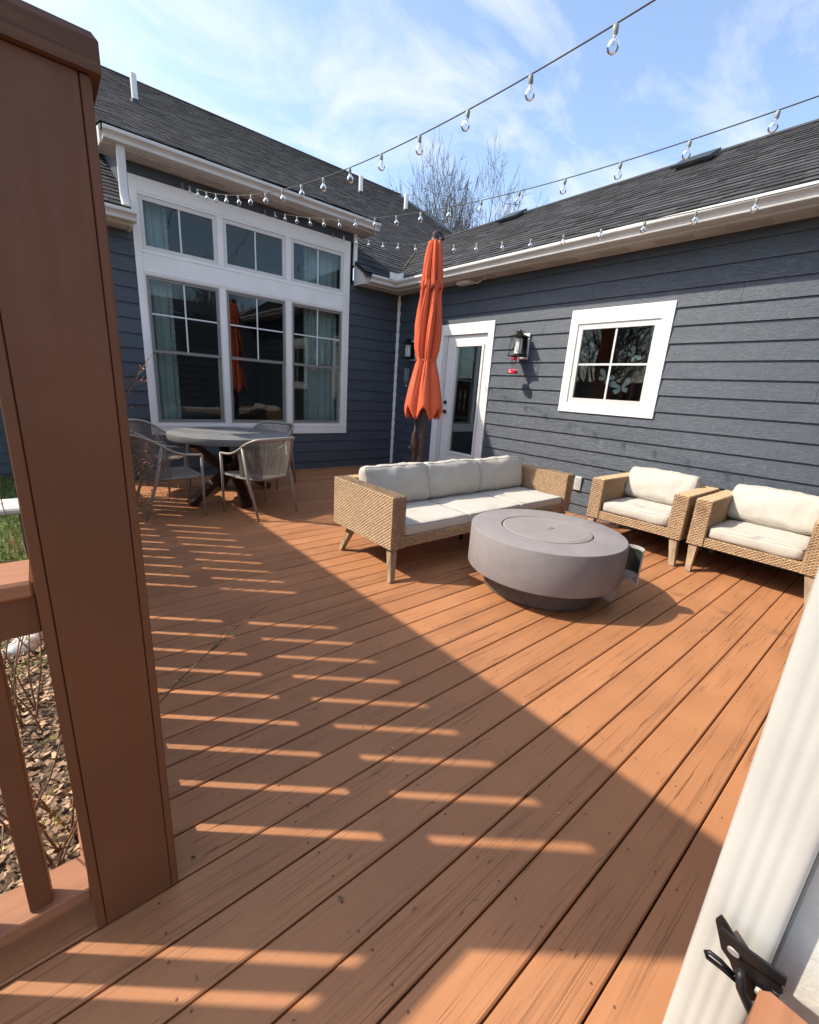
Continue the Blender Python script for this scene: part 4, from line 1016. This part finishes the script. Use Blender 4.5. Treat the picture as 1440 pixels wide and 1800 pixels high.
for si, (x0, z0, phi, s, a, c) in enumerate(((1.693, 3.695, -90.87, .3353, -.3932, .03523), (2.735, 3.697, -91.17, .3481, -.3437, .02868), (3.803, 3.668, -91.52, .3505, -.3223, .02712))):
    ph = math.radians(phi)
    pos = lambda t: Vector((x0+t*math.cos(ph), 6.7+t*math.sin(ph), z0+a*t+c*t*t))
    st = thing('string_light', labels[si], 'string light', pos(0), 'strings of bulbs above the deck')
    m = MB(); m.tube([Vector((x0, YA-.012, z0+.03))]+[pos(6.74*i/60) for i in range(61)]+[Vector((x0+6.78*math.cos(ph), -.048, pos(6.74).z))], .0028, 6); m.build('cable', 'cable', st, smooth='all')
    for k in range(20):
        p = pos(k*s)-Vector((0, 0, .008))
        if p.y < .05: break
        b = link('bulb', sock_me, st, loc=p)
        q = link('globe', glb_me, b); q.matrix_parent_inverse = Matrix.Identity(4); f_ = link('filament', fil_me, b); f_.matrix_parent_inverse = Matrix.Identity(4)
        sw = (random.uniform(-.12, .12), random.uniform(-.12, .12), random.random()*3); b.rotation_euler = sw; b.scale = (.78,)*3

# ------------------------------------------------------------------ lanterns, feeder, chime, small fittings
def lantern(y, label):
    t = thing('wall_lantern', label, 'wall lantern', (XB, y, 1.92), 'lanterns on the house wall')
    m = MB(); m.bbox(XB-.042, XB-.018, y-.075, y+.075, 1.915, 2.245, .004); m.build('mount_block', 'white', t)
    m = MB(); m.box(XB-.055, XB-.0425, y-.05, y+.05, 1.96, 2.215); m.build('back_plate', 'black', t)
    cx = XB-.155; zb, zt = 1.945, 2.185; hb, ht = .088, .072
    m = MB(); m.obox((cx, y, zb), (1, 0, 0), hb+.006, (0, 1, 0), hb+.006, (0, 0, 1), .007); m.build('bottom_plate', 'black', t)
    m = MB()
    for i in (-1, 1):
        for j in (-1, 1): m.tube([(cx+i*hb, y+j*hb, zb), (cx+i*ht, y+j*ht, zt)], .006, 4)
    for (sx, sy) in ((1, 0), (-1, 0), (0, 1), (0, -1)):
        for s in (-1, 1):
            if sx: m.tube([(cx+sx*hb, y+s*hb, zb), (cx+sx*ht, y-s*ht, zt)], .0032, 4)
            else: m.tube([(cx+s*hb, y+sy*hb, zb), (cx-s*ht, y+sy*ht, zt)], .0032, 4)
    m.build('cage', 'black', t)
    m = MB(); m.lathe([(.047, zb+.03), (.047, zt-.025)], 20, (cx, y, 0)); m.build('frosted_cylinder', 'frost', t, smooth=40)
    m = MB(); m.lathe([(.03, zb+.006), (.055, zb+.012), (.055, zb+.03)], 16, (cx, y, 0)); m.build('lamp_cup', 'black', t, smooth=40)
    m = MB(); vs = []
    for (hh, z) in ((ht+.02, zt), (ht+.022, zt+.012), (.03, zt+.045), (.028, zt+.06)): vs += [(cx+i*hh, y+j*hh, z) for (i, j) in ((-1,-1),(1,-1),(1,1),(-1,1))]
    m.add(vs, [(i*4+j, i*4+(j+1) % 4, (i+1)*4+(j+1) % 4, (i+1)*4+j) for i in range(3) for j in range(4)]+[(3,2,1,0),(12,13,14,15)]); m.build('roof', 'black', t)
    m = MB(); m.obox((cx, y, zt+.07), (1, 0, 0), .045, (0, 1, 0), .045, (0, 0, 1), .004); m.lathe([(.01, zt+.06), (.012, zt+.085), (.006, zt+.10)], 10, (cx, y, 0)); m.build('finial', 'black', t)
    m = MB(); m.tube([(XB-.05, y, 2.10), (XB-.075, y, 2.10)], .014, 8); m.build('arm', 'black', t)
    return cx
lx = lantern(3.885, 'black caged wall lantern on white block between the door and the small window')
lantern(6.24, 'black caged wall lantern in the shade by the house corner behind the umbrella')
fd = thing('hummingbird_feeder', 'red and clear hummingbird feeder hanging below the wall lantern', 'bird feeder', (lx-.04, 3.885, 1.70))
fx, fy = lx-.045, 3.90
m = MB(); m.tube([(fx, fy, 1.945), (fx, fy, 1.935)], .003, 6); m.lathe([(.036, 1.895), (.042, 1.905), (.038, 1.925), (.016, 1.936)], 18, (fx, fy, 0)); m.build('top_cap', 'red', fd, smooth=40)
m = MB(); m.lathe([(.020, 1.775), (.014, 1.80), (.016, 1.84), (.032, 1.87), (.034, 1.8945)], 18, (fx, fy, 0), False, False); m.build('bottle', 'bulb_glass', fd, smooth='all')
m = MB(); m.lathe([(.062, 1.715), (.072, 1.725), (.066, 1.745), (.045, 1.762), (.024, 1.7745)], 20, (fx, fy, 0)); bs = m.build('base_dish', 'red', fd, smooth=40)
for i in range(5):
    a = i*2*PI/5+.4; m = MB(); m.lathe([(.006, 0), (.015, .008), (.008, .016)], 8, (fx+.052*math.cos(a), fy+.052*math.sin(a), 1.752)); m.build('port_flower', 'yellow_pink', bs)
wc_ = thing('wind_chime', 'small dark wind chime hanging below the lantern at the house corner', 'wind chime', (5.05, 6.24, 1.40))
m = MB(); m.tube([(lx, 6.24, 1.94), (lx, 6.24, 1.80)], .002, 4); m.lathe([(.04, 1.79), (.04, 1.80)], 12, (lx, 6.24, 0)); m.build('top_disc', 'black', wc_)
for i in range(5):
    a = i*2*PI/5; m = MB(); m.tube([(lx+.032*math.cos(a), 6.24+.032*math.sin(a), 1.79), (lx+.032*math.cos(a), 6.24+.032*math.sin(a), 1.60-.03*(i % 3))], .004, 6); m.build('chime_tube', 'panel_edge', wc_)
m = MB(); m.tube([(lx, 6.24, 1.79), (lx, 6.24, 1.50)], .0015, 4); m.lathe([(.004, 1.47), (.022, 1.485), (.004, 1.50)], 10, (lx, 6.24, 0)); m.build('clapper', 'frost', wc_)
ol = thing('outlet_cover', 'white weatherproof outlet cover low on the wall behind the sofa arm', 'outlet', (XB, 2.78, .31))
m = MB(); m.bbox(XB-.045, XB-.018, 2.735, 2.825, .310, .485, .006); m.build('cover', 'white_smooth', ol)
m = MB(); m.box(XB-.049, XB-.0455, 2.752, 2.808, .33, .465); m.build('flap', 'panel_edge', ol)
fl = thing('soffit_light', 'small white fixture under the low eave beside the umbrella', 'light fixture', (5.08, 4.98, 2.98))
m = MB(); m.bbox(5.0, 5.12, 4.86, 5.12, 2.962, 3.0155, .008); m.build('housing', 'soffit', fl)
m = MB(); m.tube([(5.06, 4.86, 2.985), (5.05, 4.76, 2.95), (5.05, 4.68, 2.965)], .009, 6); m.tube([(5.05, 4.68, 2.965), (5.04, 4.60, 2.99), (5.04, 4.60, 3.018)], .006, 6); m.build('bracket', 'soffit', fl)

# ------------------------------------------------------------------ bare trees
def tree(loc, height, seed, label, spread=.5, levels=6, stems=1, mat='bark', name='bare_tree', group=None, rbase=.16, radius=3.5, twig=.0125):
    rs = random.Random(seed); trunk = MB(); crown = MB()
    t = thing(name, label, 'tree', loc, group); base = Vector(loc)
    def grow(p, d_, L, r, lv):
        n = 3 if lv > 1 else 4; pts = [p]; q = p.copy(); dd = d_.copy()
        for i in range(n):
            dd = (dd+Vector((rs.gauss(0, .10), rs.gauss(0, .10), rs.gauss(.025, .06)))).normalized(); q = q+dd*(L/n); pts.append(q.copy())
        sides = 7 if lv == 0 else (5 if lv < 3 else 3)
        (trunk if lv == 0 else crown).tube(pts, [r*(1-.45*i/n) for i in range(n+1)], sides, False)
        if lv >= levels: return
        k = rs.choice((2, 3, 3)) if lv > 0 else rs.choice((4, 5))
        for j in range(k):
            f = 1. if j == 0 else rs.uniform(.45, 1.); i = min(int(f*n), n-1); o = pts[i]+(pts[i+1]-pts[i])*(f*n-i)
            ang = rs.uniform(.25, .75)*spread*1.5 if j else rs.uniform(.05, .3); az = rs.random()*2*PI
            side = dd.orthogonal().normalized(); side = Matrix.Rotation(az, 3, dd) @ side
            nd = (dd*math.cos(ang)+side*math.sin(ang)); nd.z += .06; nd.normalize()
            grow(o, nd, L*rs.uniform(.62, .86), max(r*(.62 if j == 0 else rs.uniform(.38, .55)), twig), lv+1)
    for s in range(stems):
        d0 = Vector((rs.uniform(-.18, .18), rs.uniform(-.18, .18), 1)).normalized() if stems > 1 else Vector((.02, .02, 1)).normalized()
        grow(base-Vector((0, 0, .1)), d0, height*.30, rbase, 0)
    zs = max(p[2] for p in crown.v)-loc[2]; cx = sorted(p[0] for p in crown.v); cy = sorted(p[1] for p in crown.v); N_ = len(cx)
    w_ = max(cx[int(N_*.985)]-cx[int(N_*.015)], cy[int(N_*.985)]-cy[int(N_*.015)])/2
    for mb in (trunk, crown): mb.v = [(loc[0]+(p[0]-loc[0])*radius/w_, loc[1]+(p[1]-loc[1])*radius/w_, loc[2]+(p[2]-loc[2])*height/zs) for p in mb.v]
    trunk.build('trunk', mat, t, smooth='all'); crown.build('crown', mat, t, smooth='all')
    return t
tree((17.0, 17.1, -.45), 13.2, 12, 'bare leafless tree rising behind the meeting roofs', .95, 7, 4, rbase=.13, radius=3.6)
tree((27, 8.3, -.45), 13.4, 21, 'bare treetop showing above the low roof beyond the roof vent', .65, 6, 2, group='trees past the low roof', radius=3.5)
tree((30, 6.2, -.45), 15.6, 33, 'bare treetop at the end of the low roof', .65, 6, 2, group='trees past the low roof', radius=4)
tree((7.6, -13, -.45), 8.6, 5, 'bare tree mirrored in the upper window panes', .75, 6, 4, radius=2.6)
tree((14.5, -13, -.45), 7.2, 9, 'bare shrubby tree mirrored in the end window pane', .75, 5, 3, radius=2.6)
tree((-13, 12.6, -.45), 8.5, 14, 'bare tree mirrored in the four pane window', .75, 6, 4, radius=4.)
# ------------------------------------------------------------------ garden seen past the post
rs = random.Random(77)
m = MB()
for i in range(9000):
    x, y = rs.uniform(-1.9, -.09), 1.28+rs.random()**1.2*2.7
    s = rs.uniform(.010, .028); a = rs.random()*6.3; tl_ = rs.uniform(-.6, .6); z = -.44+rs.random()*.035
    ux = Vector((math.cos(a), math.sin(a), tl_*.5)); uy = Vector((-math.sin(a), math.cos(a), rs.uniform(-.5, .5)))
    c = Vector((x, y, z)); m.add([c-ux*s-uy*s*.35, c+ux*s*.2-uy*s*.5, c+ux*s, c+uy*s*.45], [(0, 1, 2, 3)], rs.choice((.35, .6, .9, 1.2, 1.7, 2.0))*rs.uniform(.8, 1.2))
tag(m.build('leaf_mulch', 'litter'), 'tan leaf and bark mulch on the bed below the railing', 'mulch', kind='stuff')
m = MB()
for i in range(16000):
    x, y = rs.uniform(-3.2, -.1), rs.uniform(3.6, 9.8); a = rs.random()*6.3; hgt = rs.uniform(.04, .11); w_ = .005; lx_, ly_ = rs.gauss(0, .03), rs.gauss(0, .03)
    m.add([(x-w_*math.cos(a), y-w_*math.sin(a), -.45), (x+w_*math.cos(a), y+w_*math.sin(a), -.45), (x+lx_, y+ly_, -.45+hgt)], [(0, 1, 2)], rs.uniform(.6, 1.5))
tag(m.build('grass', 'grass'), 'green lawn between the bed and the back wing of the house', 'grass', kind='stuff')
def shrub(loc, label, seed, stems, hmin, hmax, lean, leafn, targets=None, parentgroup=None, lmat='leaf_red'):
    r_ = random.Random(seed); t = thing('thorny_shrub', label, 'shrub', loc, parentgroup); st = MB(); lf = MB(); b = Vector(loc)
    for i in range(stems):
        p = b+Vector((r_.uniform(-.10, .10), r_.uniform(-.12, .12), 0)); hgt = r_.uniform(hmin, hmax); dr = Vector((lean[0]+r_.gauss(0, .22), lean[1]+r_.gauss(0, .22), 1)).normalized(); pts = [p.copy()]
        if targets and i < len(targets):
            q = Vector(targets[i]); pts = [p+(q-p)*u+Vector((0, 0, .35*math.sin(u*PI)))+Vector((r_.gauss(0, .012), r_.gauss(0, .012), r_.gauss(0, .012))) for u in [k/9 for k in range(10)]]
        else:
            for k in range(8): dr = (dr+Vector((r_.gauss(0, .09), r_.gauss(0, .09), -.05))).normalized(); p = p+dr*hgt/8; pts.append(p.copy())
        n = len(pts); st.tube(pts, [.0052*(1-.7*k/n) for k in range(n)], 5)
        for k in range(2, n-1):
            for _ in range(r_.choice((0, 1, 1, 2))):
                d2 = Vector((r_.gauss(0, 1), r_.gauss(0, 1), r_.gauss(.4, .6))).normalized(); L = r_.uniform(.05, .20); e_ = pts[k]+d2*L; mid = pts[k]+d2*L*.5+Vector((0, 0, -.01))
                st.tube([pts[k], mid, e_], [.0024, .002, .001], 4)
                for _l in range(leafn):
                    c = pts[k]+(e_-pts[k])*r_.uniform(.4, 1.05)+Vector((r_.gauss(0, .008), r_.gauss(0, .008), r_.gauss(0, .008))); ux = Vector((r_.gauss(0, 1), r_.gauss(0, 1), r_.gauss(0, 1))).normalized(); uy = ux.orthogonal().normalized(); s = r_.uniform(.007, .016)
                    lf.add([c-ux*s, c-uy*s*.5, c+ux*s, c+uy*s*.55], [(0, 1, 2, 3)], r_.uniform(.5, 2.2))
    st.build('stems', 'twig', t, smooth='all'); lf.build('leaves', lmat, t)
PXY = lambda px, py, Y: (lambda dv_: dv_*(Y/dv_.y)+Vector((0, 0, 1.4)))(rt*((px-720)/760.81)-up*((py-900)/760.81)+fw)
shrub((-.14, 1.75, -.45), 'thorny shrub of bare canes growing against the railing beside the tall post', 3, 12, .5, 1.4, (-.08, .1), 2, lmat='leaf_green')
shrub((-.30, 2.7, -.45), 'clump of arching thorny canes in the mulch bed before the lawn', 4, 14, .7, 1.2, (-.12, .1), 1, lmat='leaf_green')
shrub((-.12, 3.25, -.45), 'thorny shrub with russet leaves reaching over the fence past the dining chairs', 6, 7, 1.2, 1.7, (0, .05), 2,
      [PXY(252, 640, 3.4), PXY(268, 626, 3.5), PXY(300, 790, 3.6), PXY(262, 800, 3.3), PXY(320, 880, 3.3), PXY(250, 660, 3.4)])
shrub((-.10, 3.9, -.45), 'thorny shrub whose dry twigs droop across the dining chair seats', 16, 10, 1.0, 1.5, (.05, .05), 2,
      [PXY(300, 770, 4.0), PXY(330, 800, 4.1), PXY(285, 800, 3.9), PXY(335, 905, 3.9), PXY(345, 870, 4.0), PXY(290, 830, 3.8), PXY(310, 930, 3.7), PXY(275, 760, 4.1)])
for i, (x, y, s) in enumerate(((-.28, 3.55, .09), (-.40, 3.50, .06), (-.22, 3.70, .05))):
    m = MB(); n = 12; vs = []
    for a in range(7):
        for b in range(n):
            th, ph = PI*a/6, 2*PI*b/n; p = Vector((math.sin(th)*math.cos(ph), math.sin(th)*math.sin(ph), math.cos(th)*.7)); p *= s*(1+.35*noise.noise(p*2+Vector((i*9, 0, 0)))); vs.append((x+p.x, y+p.y, -.45+s*.4+p.z))
    m.add(vs, [(a*n+b, a*n+(b+1) % n, (a+1)*n+(b+1) % n, (a+1)*n+b) for a in range(6) for b in range(n)]); m.fix = True
    o = m.build('garden_rock', 'rock', smooth='all'); tag(o, ('largest pale rock at the mulch edge', 'middle sized pale rock beside the largest one', 'smallest pale rock behind the others at the lawn edge')[i], 'rock', 'rocks edging the bed')
bb = thing('garden_bench', 'pale stone slab bench on the lawn past the tall post', 'bench', (-.55, 5.6, -.45))
q = PXY(8, 888, 5.4); m = MB(); m.bbox(q.x-.9, q.x+.17, 5.2, 5.65, q.z-.05, q.z+.005, .015); m.build('slab', 'rock', bb)
for dx in (-.7, .11): m = MB(); m.box(q.x+dx-.022, q.x+dx+.022, 5.34, 5.40, -.45, q.z-.0505); m.build('leg', 'fire_base', bb)
m = MB(); r_ = random.Random(31)
for i in range(70):
    x, y = (r_.uniform(.1, 1.6), r_.uniform(.35, 1.6)) if i < 45 else (r_.uniform(.2, 4.0), r_.uniform(.5, 5.0))
    L = r_.uniform(.004, .014); a = r_.random()*6.3; ux = Vector((math.cos(a), math.sin(a), r_.uniform(-.1, .3))); uy = Vector((-math.sin(a), math.cos(a), r_.uniform(0, .3))); c = Vector((x, y, .0045)); wd = L*r_.choice((.12, .2, .45))
    m.add([c-ux*L, c-uy*wd, c+ux*L, c+uy*wd], [(0, 1, 2, 3)], r_.choice((.3, .8, 1.3, 2.2)))
tag(m.build('leaf_crumbs', 'litter'), 'dry leaf crumbs scattered over the deck boards', 'leaf litter', kind='stuff')
